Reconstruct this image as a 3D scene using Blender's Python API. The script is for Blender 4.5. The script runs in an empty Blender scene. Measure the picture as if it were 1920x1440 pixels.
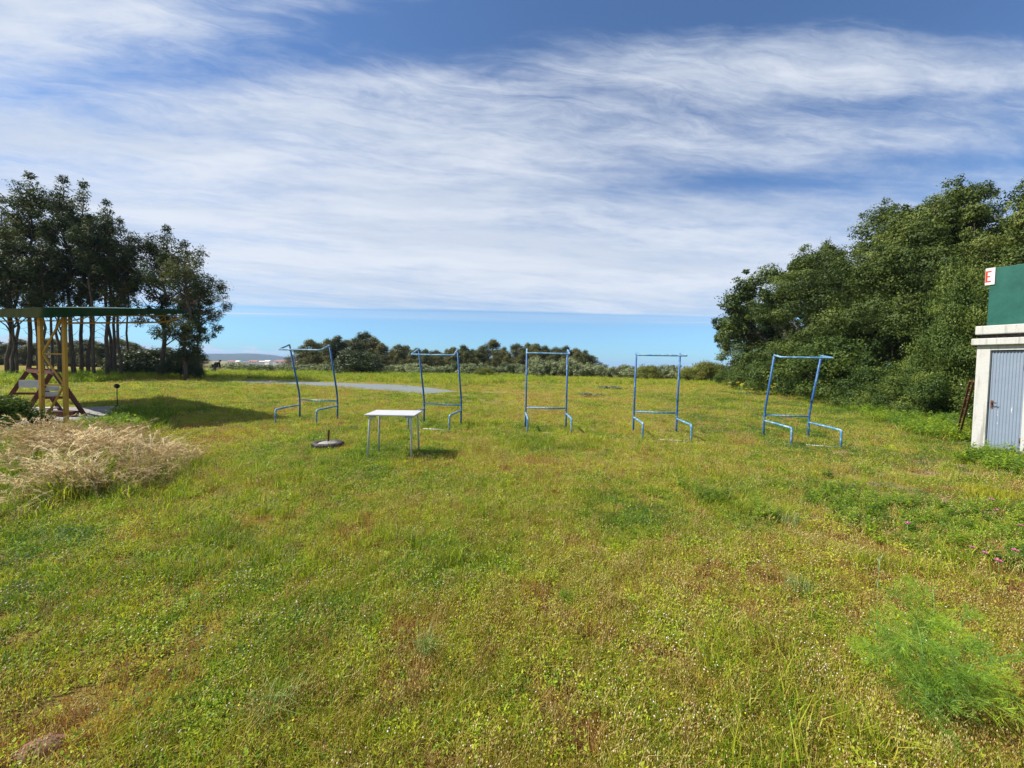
import bpy, bmesh, math, random
import numpy as np
from mathutils import Matrix, Vector

R = math.radians
SC = bpy.context.scene
COL = SC.collection

# ------------------------------------------------------------------ camera
F_PX = 723.0
PITCH, ROLL = R(2.0), R(1.15)
SHIFT_Y = -0.0064
cam_d = bpy.data.cameras.new('camera')
cam_d.sensor_width = 36.0
cam_d.lens = F_PX / 1920.0 * 36.0
cam_d.shift_y = SHIFT_Y
cam_d.clip_start = 0.05
cam_d.clip_end = 30000
cam = bpy.data.objects.new('camera', cam_d)
COL.objects.link(cam)
CAM_H = 1.6
CAM_R = Matrix.Rotation(R(90) - PITCH, 3, 'X') @ Matrix.Rotation(ROLL, 3, 'Z')
cam.matrix_world = Matrix.Translation((0, 0, CAM_H)) @ CAM_R.to_4x4()
SC.camera = cam

# ------------------------------------------------------------------ light
SUN_EL = R(47)
SUN_AZ = R(-97)          # from +Y towards +X: the sun stands to the left of the view
sun_dir = Vector((math.sin(SUN_AZ) * math.cos(SUN_EL), math.cos(SUN_AZ) * math.cos(SUN_EL), math.sin(SUN_EL)))
sd = bpy.data.lights.new('sun', 'SUN')
sd.energy = 5.0
sd.angle = R(0.5)
sd.color = (1.0, 0.94, 0.84)
so = bpy.data.objects.new('sun', sd)
COL.objects.link(so)
so.rotation_euler = sun_dir.to_track_quat('Z', 'Y').to_euler()
so.location = (-30, 0, 40)

SC.view_settings.view_transform = 'Standard'
SC.view_settings.look = 'None'
SC.view_settings.exposure = 0.78
SC.view_settings.gamma = 1.0


class NT:
    """small helper round a node tree"""
    def __init__(self, tree):
        self.t = tree
        self.n = tree.nodes
        self.l = tree.links

    def put(self, sock, v):
        if isinstance(v, bpy.types.NodeSocket):
            self.l.new(v, sock)
        elif v is not None:
            sock.default_value = v

    def math(self, op, a, b=None, c=None, clamp=False):
        n = self.n.new('ShaderNodeMath')
        n.operation = op
        n.use_clamp = clamp
        self.put(n.inputs[0], a)
        if b is not None:
            self.put(n.inputs[1], b)
        if c is not None:
            self.put(n.inputs[2], c)
        return n.outputs[0]

    def sstep(self, v, a, b, lo=0.0, hi=1.0):
        n = self.n.new('ShaderNodeMapRange')
        n.interpolation_type = 'SMOOTHSTEP'
        self.put(n.inputs[0], v)
        for i, q in enumerate((a, b, lo, hi)):
            self.put(n.inputs[1 + i], q)
        return n.outputs[0]

    def mix(self, f, a, b, mode='MIX'):
        n = self.n.new('ShaderNodeMix')
        n.data_type = 'RGBA'
        n.blend_type = mode
        self.put(n.inputs[0], f)
        self.put(n.inputs[6], a if isinstance(a, bpy.types.NodeSocket) else (*a, 1))
        self.put(n.inputs[7], b if isinstance(b, bpy.types.NodeSocket) else (*b, 1))
        return n.outputs[2]

    def noise(self, vec, scale, detail=4.0, rough=0.5, dist=0.0):
        n = self.n.new('ShaderNodeTexNoise')
        if vec is not None:
            self.l.new(vec, n.inputs['Vector'])
        n.inputs['Scale'].default_value = scale
        n.inputs['Detail'].default_value = detail
        n.inputs['Roughness'].default_value = rough
        n.inputs['Distortion'].default_value = dist
        return n.outputs[0]

    def comb(self, x, y, z=0.0):
        n = self.n.new('ShaderNodeCombineXYZ')
        for i, v in enumerate((x, y, z)):
            self.put(n.inputs[i], v)
        return n.outputs[0]

    def ramp(self, fac, stops):
        n = self.n.new('ShaderNodeValToRGB')
        e = n.color_ramp.elements
        while len(e) < len(stops):
            e.new(0.5)
        for k, (p, c) in enumerate(stops):
            e[k].position = p
            e[k].color = (*c, 1)
        self.put(n.inputs[0], fac)
        return n.outputs[0]


# ------------------------------------------------------------------ sky
def build_world():
    w = bpy.data.worlds.new('World')
    SC.world = w
    w.use_nodes = True
    T = NT(w.node_tree)
    T.n.clear()
    STR = 0.1
    sky = T.n.new('ShaderNodeTexSky')
    sky.sky_type = 'NISHITA'
    sky.sun_disc = False
    sky.sun_elevation = SUN_EL
    sky.sun_rotation = SUN_AZ
    sky.air_density = 1.0
    sky.dust_density = 0.3
    sky.ozone_density = 2.5
    tc = T.n.new('ShaderNodeTexCoord')
    sep = T.n.new('ShaderNodeSeparateXYZ')
    T.l.new(tc.outputs['Generated'], sep.inputs[0])
    x, y, z = sep.outputs
    zc = T.math('MAXIMUM', z, 0.004)
    px = T.math('DIVIDE', x, zc)
    py = T.math('DIVIDE', y, zc)
    # horizontal distance to the cloud deck in view, used for the sharp far edge of the deck
    # high thin cloud deck, wind-drawn streaks nearly across the view
    pyc = T.math('MAXIMUM', py, 0.3)
    v = T.math('ADD', T.math('MULTIPLY', T.math('LOGARITHM', pyc, 2.718), 2.0), T.math('MULTIPLY', px, -0.10))
    u = T.math('DIVIDE', px, T.math('POWER', pyc, 0.55))
    wv = T.comb(u, v, 0.0)
    warp = T.noise(wv, 0.8, 3.0, 0.5)
    warp2 = T.noise(T.comb(u, v, 3.7), 2.2, 4.0, 0.55)
    uu = T.math('ADD', u, T.math('MULTIPLY', warp, 0.8))
    vv = T.math('ADD', v, T.math('ADD', T.math('MULTIPLY', warp, 0.7), T.math('MULTIPLY', warp2, 0.30)))
    big = T.noise(T.comb(T.math('MULTIPLY', uu, 0.55), T.math('MULTIPLY', vv, 1.25), 1.3), 1.1, 5.0, 0.55)
    # finer streaks combed by the wind, and soft flecks
    fil = T.noise(T.comb(T.math('MULTIPLY', uu, 0.85), T.math('MULTIPLY', vv, 2.6), 5.0), 1.5, 6.0, 0.6)
    tuf = T.noise(T.comb(T.math('MULTIPLY', u, 2.6), T.math('MULTIPLY', v, 3.2), 9.0), 2.4, 6.0, 0.62)
    dens = T.math('ADD', T.math('MULTIPLY', big, 1.05), T.math('MULTIPLY', fil, 0.38))
    dens = T.math('ADD', dens, T.math('MULTIPLY', tuf, 0.40))

    def blob(cx, cy, rx, ry, slope, amp):
        dx = T.math('SUBTRACT', px, cx)
        dy = T.math('SUBTRACT', T.math('SUBTRACT', py, cy), T.math('MULTIPLY', dx, slope))
        a = T.math('DIVIDE', dx, rx)
        b = T.math('DIVIDE', dy, ry)
        r2 = T.math('ADD', T.math('MULTIPLY', a, a), T.math('MULTIPLY', b, b))
        g = T.math('POWER', 2.718, T.math('MULTIPLY', r2, -1.0))
        return T.math('MULTIPLY', g, amp)

    ctl = None
    for b in ((-0.95, 1.33, 1.15, 0.13, -0.17, -0.48),
              (0.1, 1.16, 0.6, 0.12, -0.05, -0.22),
              (1.1, 1.07, 1.0, 0.15, 0.07, -0.55),
              (0.25, 1.45, 0.5, 0.10, 0.0, -0.10),
              (1.35, 2.12, 0.95, 0.15, -0.08, -0.36),
              (1.6, 1.45, 0.9, 0.06, -0.12, -0.20),
              (2.2, 1.85, 0.9, 0.10, -0.05, -0.22),
              (-2.1, 1.20, 0.9, 0.30, 0.0, 0.26),
              (0.0, 4.6, 6.0, 2.0, 0.0, 0.34),
              (-2.5, 2.2, 1.5, 0.7, 0.0, 0.14)):
        g = blob(*b)
        ctl = g if ctl is None else T.math('ADD', ctl, g)
    dens = T.math('ADD', dens, ctl)
    # fine torn wisps running up to the right
    wr = T.comb(T.math('MULTIPLY', T.math('ADD', u, T.math('MULTIPLY', v, 0.9)), 1.3), T.math('MULTIPLY', T.math('SUBTRACT', vv, T.math('MULTIPLY', u, 0.35)), 3.6), 21.0)
    wis = T.noise(wr, 1.7, 8.0, 0.68, 1.1)
    dens = T.math('ADD', dens, T.math('MULTIPLY', T.math('SUBTRACT', wis, 0.5), T.sstep(py, 1.2, 2.6, 0.62, 0.22)))
    cov = T.sstep(dens, 0.48, 1.32)
    # the deck ends sharply some way above the horizon
    edge_n = T.noise(T.comb(T.math('MULTIPLY', px, 0.22), T.math('MULTIPLY', py, 0.5), 0.0), 1.0, 4.0, 0.6)
    pe = T.math('ADD', py, T.math('MULTIPLY', T.math('SUBTRACT', edge_n, 0.5), 0.9))
    edge = T.sstep(pe, 7.2, 7.65, 1.0, 0.0)
    front = T.sstep(y, -0.05, 0.1)
    edge = T.math('ADD', T.math('MULTIPLY', edge, front), T.math('SUBTRACT', 1.0, front))
    cov = T.math('MULTIPLY', cov, edge)
    # thin detached line of cloud below the deck
    ln = T.noise(T.comb(T.math('MULTIPLY', px, 0.16), T.math('MULTIPLY', py, 0.9), 7.0), 1.0, 3.0, 0.5)
    l1 = T.math('MULTIPLY', T.sstep(py, 8.35, 8.55), T.sstep(py, 8.6, 9.0, 1.0, 0.0))
    l1 = T.math('MULTIPLY', l1, T.sstep(ln, 0.40, 0.62, 0.0, 0.75))
    l2 = T.math('MULTIPLY', T.sstep(py, 7.5, 7.8), T.sstep(py, 8.6, 9.6, 1.0, 0.0))
    l2 = T.math('MULTIPLY', l2, 0.22)
    # small low cumulus far away to the left
    az = T.math('ARCTAN2', x, y)
    cn = T.noise(T.comb(T.math('MULTIPLY', az, 20.0), T.math('MULTIPLY', z, 55.0), 2.0), 1.0, 5.0, 0.6)
    cum = T.sstep(T.math('SUBTRACT', cn, T.math('MULTIPLY', T.math('MAXIMUM', T.math('SUBTRACT', z, 0.012), 0.0), 9.0)), 0.36, 0.50)
    cum = T.math('MULTIPLY', cum, T.sstep(az, -0.47, -0.60))
    cum = T.math('MULTIPLY', cum, T.sstep(z, 0.030, 0.038, 1.0, 0.0))
    allc = T.math('MAXIMUM', T.math('MAXIMUM', cov, T.math('MULTIPLY', l1, front)), T.math('MAXIMUM', T.math('MULTIPLY', l2, front), T.math('MULTIPLY', cum, 0.8)))
    allc = T.math('MULTIPLY', allc, T.sstep(z, -0.002, 0.004))
    # cloud body colour: thin parts bluer and darker than thick ones
    shade = T.noise(T.comb(T.math('MULTIPLY', uu, 0.6), T.math('MULTIPLY', vv, 1.9), 14.0), 1.2, 5.0, 0.55)
    thick = T.math('ADD', T.math('MULTIPLY', cov, 0.35), T.math('MULTIPLY', T.sstep(shade, 0.35, 0.62), 0.65))
    ccol = T.mix(thick, (3.45, 3.95, 4.75), (4.7, 5.0, 5.5))
    blue = T.mix(1.0, sky.outputs[0], (0.58, 0.71, 0.86), 'MULTIPLY')
    low = T.sstep(z, 0.02, 0.16, 1.0, 0.0)
    blue = T.mix(low, blue, T.mix(1.0, blue, (0.66, 0.93, 1.12), 'MULTIPLY'))
    # bright clear band near the horizon stays a clean light blue
    out = T.mix(T.math('MULTIPLY', allc, 0.94), blue, ccol)
    bg = T.n.new('ShaderNodeBackground')
    T.l.new(out, bg.inputs[0])
    bg.inputs[1].default_value = STR
    o = T.n.new('ShaderNodeOutputWorld')
    T.l.new(bg.outputs[0], o.inputs[0])


build_world()

# ------------------------------------------------------------------ helpers: points
def ray(px, py):
    xc = (px - 960.0) / F_PX
    yc = (720.0 - py) / F_PX + SHIFT_Y * 1920.0 / F_PX
    return CAM_R @ Vector((xc, yc, -1.0))


def smooth(a, b, v):
    t = np.clip((np.asarray(v, float) - a) / (b - a), 0, 1)
    return t * t * (3 - 2 * t)


_rs = np.random.RandomState(11)
_LAT = _rs.rand(256, 256)


def vnoise(x, y, seed=0):
    x = np.asarray(x, float) + seed * 17.31
    y = np.asarray(y, float) + seed * 5.77
    xi = np.floor(x).astype(int)
    yi = np.floor(y).astype(int)
    fx, fy = x - xi, y - yi
    fx = fx * fx * (3 - 2 * fx)
    fy = fy * fy * (3 - 2 * fy)
    g = lambda a, b: _LAT[a % 256, b % 256]
    return (g(xi, yi) * (1 - fx) + g(xi + 1, yi) * fx) * (1 - fy) + (g(xi, yi + 1) * (1 - fx) + g(xi + 1, yi + 1) * fx) * fy


def fbm(x, y, seed=0, oct=3):
    s, a, t = 0, 1.0, 0
    for k in range(oct):
        s = s + a * vnoise(np.asarray(x) * 2 ** k, np.asarray(y) * 2 ** k, seed + k * 3)
        t += a
        a *= 0.5
    return s / t


def hgt(x, y):
    x = np.asarray(x, float)
    y = np.asarray(y, float)
    r = np.sqrt(x * x + y * y)
    z = (fbm(x * 0.7, y * 0.7, 4) - 0.5) * 0.05 * smooth(0.5, 3, r)
    z = z - 14.0 * (1 - np.exp(-np.maximum(y - 54, 0) / 150.0))
    return z


def gz(x, y):
    return float(hgt(x, y))


def ground(px, py):
    """the point of the flat field seen at a pixel of the photograph"""
    d = ray(px, py)
    t = -CAM_H / d.z
    return Vector((d.x * t, d.y * t, 0))


def at(px, py, Y):
    d = ray(px, py)
    t = Y / d.y
    return Vector((d.x * t, Y, CAM_H + d.z * t))


def xat(px, Y):
    return at(px, 690, Y).x


# ------------------------------------------------------------------ helpers: objects
def tag(o, label=None, cat=None, group=None, kind=None):
    for k, v in (('label', label), ('category', cat), ('group', group), ('kind', kind)):
        if v:
            o[k] = v
    return o


def empty(name, loc, rz=0.0, label=None, cat=None, group=None):
    o = bpy.data.objects.new(name, None)
    o.empty_display_size = 0.2
    COL.objects.link(o)
    o.location = loc
    o.rotation_euler = (0, 0, rz)
    return tag(o, label, cat, group)


def kids(o):
    return [c for c in COL.objects if c.parent == o]


def np_mesh(name, V, Fq, tint=None, smooth_=False):
    """mesh from numpy arrays; Fq (n,3) or (n,4) or a list of such arrays"""
    me = bpy.data.meshes.new(name)
    V = np.asarray(V, np.float32)
    Fs = Fq if isinstance(Fq, list) else [Fq]
    Fs = [np.asarray(f, np.int32) for f in Fs if len(f)]
    tot = np.concatenate([np.full(len(f), f.shape[1], np.int32) for f in Fs])
    idx = np.concatenate([f.ravel() for f in Fs])
    me.vertices.add(len(V))
    me.vertices.foreach_set('co', V.ravel())
    me.loops.add(len(idx))
    me.loops.foreach_set('vertex_index', idx)
    me.polygons.add(len(tot))
    st = np.concatenate([[0], np.cumsum(tot)[:-1]]).astype(np.int32)
    me.polygons.foreach_set('loop_start', st)
    me.polygons.foreach_set('loop_total', tot)
    if smooth_:
        me.polygons.foreach_set('use_smooth', np.ones(len(tot), bool))
    me.update(calc_edges=True)
    if tint is not None:
        a = me.attributes.new('tint', 'FLOAT', 'POINT')
        a.data.foreach_set('value', np.asarray(tint, np.float32))
    return me


def add_obj(name, me, m=None, parent=None, loc=None, rz=None):
    o = bpy.data.objects.new(name, me)
    COL.objects.link(o)
    if m is not None:
        for mm in (m if isinstance(m, (list, tuple)) else [m]):
            me.materials.append(mm)
    if parent is not None:
        o.parent = parent
    if loc is not None:
        o.location = loc
    if rz is not None:
        o.rotation_euler = (0, 0, rz)
    return o


class MB:
    """collects simple solids and links them as ONE mesh object"""
    def __init__(self):
        self.bm = bmesh.new()

    def box(self, c, s, rot=None, bev=0.0):
        r = bmesh.ops.create_cube(self.bm, size=1.0)
        vs = r['verts']
        bmesh.ops.scale(self.bm, vec=s, verts=vs)
        if bev:
            es = list({e for v in vs for e in v.link_edges})
            rb = bmesh.ops.bevel(self.bm, geom=es, offset=bev, segments=2, affect='EDGES', profile=0.5)
            vs = rb['verts']
        if rot is not None:
            bmesh.ops.rotate(self.bm, cent=(0, 0, 0), matrix=rot, verts=vs)
        bmesh.ops.translate(self.bm, vec=c, verts=vs)
        return self

    def bar(self, a, b, w, h=None, bev=0.0):
        a, b = Vector(a), Vector(b)
        d = b - a
        q = d.to_track_quat('Z', 'Y').to_matrix()
        return self.box((a + b) / 2, (w, h or w, d.length), q, bev)

    def tube(self, pts, r, n=10, r2=None, cap=True):
        pts = [Vector(p) for p in pts]
        rs = r if isinstance(r, (list, tuple)) else [r] * len(pts)
        rings = []
        up = None
        for i, p in enumerate(pts):
            d = (pts[min(i + 1, len(pts) - 1)] - pts[max(i - 1, 0)]).normalized()
            if up is None:
                up = Vector((0, 0, 1)) if abs(d.z) < 0.9 else Vector((1, 0, 0))
            s = d.cross(up).normalized()
            t = s.cross(d).normalized()
            up = t
            rings.append([self.bm.verts.new(p + (s * math.cos(k * 2 * math.pi / n) + t * math.sin(k * 2 * math.pi / n)) * rs[i]) for k in range(n)])
        for i in range(len(rings) - 1):
            for k in range(n):
                f = self.bm.faces.new((rings[i][k], rings[i][(k + 1) % n], rings[i + 1][(k + 1) % n], rings[i + 1][k]))
                f.smooth = True
        if cap:
            self.bm.faces.new(rings[0])
            self.bm.faces.new(list(reversed(rings[-1])))
        return self

    def lathe(self, prof, n=28, c=(0, 0, 0)):
        rings = []
        for (r, z) in prof:
            rings.append([self.bm.verts.new((c[0] + r * math.cos(k * 2 * math.pi / n), c[1] + r * math.sin(k * 2 * math.pi / n), c[2] + z)) for k in range(n)])
        for i in range(len(rings) - 1):
            for k in range(n):
                f = self.bm.faces.new((rings[i][k], rings[i][(k + 1) % n], rings[i + 1][(k + 1) % n], rings[i + 1][k]))
                f.smooth = True
        return self

    def poly(self, pts):
        self.bm.faces.new([self.bm.verts.new(p) for p in pts])
        return self

    def ball(self, c, r, s=(1, 1, 1), sub=2):
        q = bmesh.ops.create_icosphere(self.bm, subdivisions=sub, radius=r)
        bmesh.ops.scale(self.bm, vec=s, verts=q['verts'])
        bmesh.ops.translate(self.bm, vec=c, verts=q['verts'])
        for v in q['verts']:
            for f in v.link_faces:
                f.smooth = True
        return self

    def build(self, name, m, parent=None, loc=None, rz=None):
        bmesh.ops.recalc_face_normals(self.bm, faces=self.bm.faces)
        me = bpy.data.meshes.new(name)
        self.bm.to_mesh(me)
        self.bm.free()
        return add_obj(name, me, m, parent, loc, rz)


def bend(pts, rad=0.06, n=5):
    """round the inner corners of a poly-line, as a pipe bender does"""
    pts = [Vector(p) for p in pts]
    out = [pts[0]]
    for i in range(1, len(pts) - 1):
        a, b, c = pts[i - 1], pts[i], pts[i + 1]
        ra = min(rad, (a - b).length * 0.45)
        rc = min(rad, (c - b).length * 0.45)
        p0 = b + (a - b).normalized() * ra
        p1 = b + (c - b).normalized() * rc
        for k in range(n + 1):
            t = k / n
            out.append(p0 * (1 - t) ** 2 + b * 2 * t * (1 - t) + p1 * t * t)
    out.append(pts[-1])
    return out


# ------------------------------------------------------------------ materials
def new_mat(name):
    m = bpy.data.materials.new(name)
    m.use_nodes = True
    T = NT(m.node_tree)
    T.n.clear()
    o = T.n.new('ShaderNodeOutputMaterial')
    return m, T, o


def principled(T, o, col, rough=0.7, metal=0.0, spec=0.3, bump=None, bstr=0.3, bdist=0.01):
    b = T.n.new('ShaderNodeBsdfPrincipled')
    T.put(b.inputs['Base Color'], col if isinstance(col, bpy.types.NodeSocket) else (*col, 1))
    T.put(b.inputs['Roughness'], rough)
    b.inputs['Metallic'].default_value = metal
    b.inputs['Specular IOR Level'].default_value = spec
    if bump is not None:
        n = T.n.new('ShaderNodeBump')
        n.inputs['Strength'].default_value = bstr
        n.inputs['Distance'].default_value = bdist
        T.l.new(bump, n.inputs['Height'])
        T.l.new(n.outputs[0], b.inputs['Normal'])
    T.l.new(b.outputs[0], o.inputs[0])
    return b


def obj_co(T):
    return T.n.new('ShaderNodeTexCoord').outputs['Object']


def mat_worn(name, base, worn, scale=6.0, amount=(0.55, 0.75), rough=0.6, metal=0.0, spec=0.3, fine=0.25, bstr=0.2, rust=False):
    m, T, o = new_mat(name)
    co = obj_co(T)
    n1 = T.noise(co, scale, 6.0, 0.65)
    n2 = T.noise(co, scale * 7, 4.0, 0.6)
    f = T.sstep(T.math('ADD', n1, T.math('MULTIPLY', T.math('SUBTRACT', n2, 0.5), fine)), amount[0], amount[1])
    c = T.mix(f, base, worn)
    v = T.math('ADD', 0.82, T.math('MULTIPLY', n2, 0.36))
    c = T.mix(1.0, c, T.comb(v, v, v), 'MULTIPLY')
    if rust:
        n3 = T.noise(co, 13.0, 5.0, 0.7)
        c = T.mix(T.sstep(n3, 0.60, 0.68), c, (0.12, 0.05, 0.025))
    principled(T, o, c, T.math('ADD', rough - 0.1, T.math('MULTIPLY', n2, 0.2)), metal, spec, n2, bstr, 0.004)
    return m


def mat_leaf(name, stops, trans=0.35, rough=0.55, spec=0.25, inst=False, amt=0.5, tcol=(1.15, 1.2, 0.6), rnd=0.0):
    """leaf surface: ramp over the per-leaf value (and per plant value), part of the light passes through"""
    m, T, o = new_mat(name)
    a = T.n.new('ShaderNodeAttribute')
    a.attribute_name = 'tint'
    f = a.outputs['Fac']
    if inst:
        b = T.n.new('ShaderNodeAttribute')
        b.attribute_type = 'INSTANCER'
        b.attribute_name = 'tone'
        f = T.math('ADD', b.outputs['Fac'], T.math('MULTIPLY', T.math('SUBTRACT', f, 0.5), amt))
    if rnd:
        oi = T.n.new('ShaderNodeObjectInfo')
        f = T.math('ADD', f, T.math('MULTIPLY', T.math('SUBTRACT', oi.outputs['Random'], 0.5), rnd))
    c = T.ramp(f, stops)
    p = T.n.new('ShaderNodeBsdfPrincipled')
    T.l.new(c, p.inputs['Base Color'])
    p.inputs['Roughness'].default_value = rough
    p.inputs['Specular IOR Level'].default_value = spec
    t = T.n.new('ShaderNodeBsdfTranslucent')
    T.l.new(T.mix(1.0, c, tcol, 'MULTIPLY'), t.inputs[0])
    mx = T.n.new('ShaderNodeMixShader')
    mx.inputs[0].default_value = trans
    T.l.new(p.outputs[0], mx.inputs[1])
    T.l.new(t.outputs[0], mx.inputs[2])
    T.l.new(mx.outputs[0], o.inputs[0])
    return m


def mat_bark(name, a, b, scale=3.0):
    m, T, o = new_mat(name)
    co = obj_co(T)
    mp = T.n.new('ShaderNodeMapping')
    mp.inputs['Scale'].default_value = (6, 6, 0.8)
    T.l.new(co, mp.inputs[0])
    n = T.noise(mp.outputs[0], scale, 6.0, 0.65)
    principled(T, o, T.ramp(n, [(0.3, a), (0.7, b)]), 0.9, 0, 0.1, n, 0.6, 0.02)
    return m


M = {}
M['blue'] = mat_worn('blue_paint', (0.016, 0.085, 0.25), (0.10, 0.24, 0.38), 9.0, (0.52, 0.68), 0.5, 0, 0.4, 0.35, 0.3, True)
M['blue_fade'] = mat_worn('faded_blue_paint', (0.06, 0.20, 0.38), (0.30, 0.42, 0.48), 9.0, (0.46, 0.62), 0.55, 0, 0.4, 0.35, 0.3, True)
M['yellow'] = mat_worn('yellow_paint', (0.44, 0.25, 0.03), (0.26, 0.13, 0.05), 7.0, (0.55, 0.72), 0.55, 0, 0.35, 0.35, 0.3, True)
M['tarp'] = mat_worn('green_tarp', (0.009, 0.05, 0.034), (0.03, 0.075, 0.056), 2.0, (0.45, 0.7), 0.55, 0, 0.35)
M['redwood'] = mat_worn('red_brown_wood', (0.085, 0.022, 0.015), (0.14, 0.05, 0.03), 6.0, (0.5, 0.7), 0.7)
M['palewood'] = mat_worn('pale_board', (0.42, 0.42, 0.40), (0.28, 0.27, 0.25), 6.0, (0.5, 0.7), 0.7)
M['concrete'] = mat_worn('grey_concrete', (0.27, 0.265, 0.25), (0.17, 0.16, 0.145), 2.5, (0.45, 0.7), 0.9, 0, 0.1, 0.4, 0.5)
M['rubber'] = mat_worn('weathered_rubber', (0.035, 0.032, 0.03), (0.11, 0.10, 0.085), 8.0, (0.45, 0.7), 0.85, 0, 0.2)
M['rust'] = mat_worn('rusty_steel', (0.12, 0.045, 0.02), (0.05, 0.025, 0.018), 14.0, (0.45, 0.65), 0.85, 0, 0.2)
M['black'] = mat_worn('black_plastic', (0.012, 0.012, 0.013), (0.03, 0.03, 0.03), 10.0, (0.5, 0.7), 0.5)
M['steel'] = mat_worn('galvanised_grey', (0.46, 0.49, 0.52), (0.34, 0.36, 0.38), 12.0, (0.45, 0.7), 0.45, 0.1, 0.5)
M['whitetop'] = mat_worn('white_laminate', (0.42, 0.43, 0.44), (0.19, 0.19, 0.17), 7.0, (0.60, 0.68), 0.5, 0, 0.3, 0.5)
M['greenpaint'] = mat_worn('green_board_paint', (0.008, 0.072, 0.055), (0.016, 0.098, 0.076), 2.2, (0.35, 0.7), 0.5, 0, 0.3, 0.1)
M['signwhite'] = mat_worn('white_plate', (0.55, 0.54, 0.53), (0.42, 0.40, 0.38), 7.0, (0.6, 0.8), 0.5)
M['red'] = mat_worn('red_paint', (0.50, 0.03, 0.02), (0.42, 0.05, 0.04), 7.0, (0.6, 0.8), 0.5)
M['opening_shade'] = mat_worn('opening_shade_green', (0.012, 0.05, 0.035), (0.02, 0.065, 0.045), 3.0, (0.45, 0.7), 0.6)  # dark of the bunker opening, its inner shade put into the colour
M['midgreen'] = mat_worn('mid_green_paint', (0.03, 0.16, 0.09), (0.04, 0.13, 0.08), 3.0, (0.45, 0.7), 0.6)
M['greydoor'] = mat_worn('grey_metal', (0.16, 0.15, 0.16), (0.10, 0.095, 0.10), 3.0, (0.45, 0.7), 0.6)
M['skin'] = mat_worn('skin', (0.42, 0.25, 0.17), (0.38, 0.21, 0.14), 10, (0.4, 0.7), 0.55)
M['cloth_dark'] = mat_worn('dark_cloth', (0.012, 0.013, 0.018), (0.02, 0.021, 0.027), 20, (0.4, 0.7), 0.9)
M['cloth_grey'] = mat_worn('grey_cloth', (0.07, 0.075, 0.085), (0.05, 0.055, 0.06), 20, (0.4, 0.7), 0.9)
M['hair'] = mat_worn('dark_hair', (0.012, 0.009, 0.007), (0.02, 0.015, 0.01), 30, (0.4, 0.7), 0.6)
M['housewhite'] = mat_worn('white_render', (0.72, 0.69, 0.64), (0.6, 0.57, 0.52), 0.3, (0.45, 0.7), 0.8)
M['tiles'] = mat_worn('orange_roof_tiles', (0.36, 0.13, 0.07), (0.28, 0.10, 0.06), 0.5, (0.45, 0.7), 0.85)
M['glassdark'] = mat_worn('dark_window', (0.05, 0.06, 0.07), (0.04, 0.05, 0.06), 2, (0.45, 0.7), 0.2)
M['bark_euc'] = mat_bark('eucalyptus_bark', (0.045, 0.033, 0.026), (0.15, 0.12, 0.095))
M['bark_oak'] = mat_bark('oak_bark', (0.03, 0.026, 0.02), (0.10, 0.085, 0.07))
M['bark_dead'] = mat_bark('dead_twig_bark', (0.10, 0.07, 0.06), (0.20, 0.15, 0.13))


def mat_wall():
    m, T, o = new_mat('whitewashed_wall')
    co = obj_co(T)
    n1 = T.noise(co, 2.2, 7.0, 0.7)
    n2 = T.noise(co, 38.0, 5.0, 0.65)
    mp = T.n.new('ShaderNodeMapping')
    mp.inputs['Scale'].default_value = (9, 9, 0.7)
    T.l.new(co, mp.inputs[0])
    drip = T.noise(mp.outputs[0], 1.3, 5.0, 0.6)
    c = T.mix(T.sstep(n1, 0.5, 0.75), (0.45, 0.45, 0.43), (0.33, 0.32, 0.29))
    c = T.mix(T.sstep(n2, 0.56, 0.68, 0, 0.7), c, (0.30, 0.29, 0.27))
    c = T.mix(T.sstep(drip, 0.50, 0.66, 0, 0.75), c, (0.24, 0.23, 0.20))
    principled(T, o, c, 0.92, 0, 0.1, n2, 0.5, 0.008)
    return m


def mat_door():
    m, T, o = new_mat('corrugated_blue_grey_door')
    co = obj_co(T)
    n1 = T.noise(co, 5.0, 6.0, 0.7)
    mp = T.n.new('ShaderNodeMapping')
    mp.inputs['Scale'].default_value = (22, 22, 2.5)
    T.l.new(co, mp.inputs[0])
    chip = T.noise(mp.outputs[0], 1.0, 4.0, 0.6)
    c = T.mix(n1, (0.19, 0.24, 0.31), (0.25, 0.30, 0.37))
    c = T.mix(T.sstep(chip, 0.66, 0.72), c, (0.62, 0.64, 0.66))
    c = T.mix(T.sstep(chip, 0.30, 0.26), c, (0.20, 0.17, 0.15))
    principled(T, o, c, 0.55, 0.1, 0.4, n1, 0.15, 0.003)
    return m


M['wall'] = mat_wall()
M['door'] = mat_door()


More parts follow.
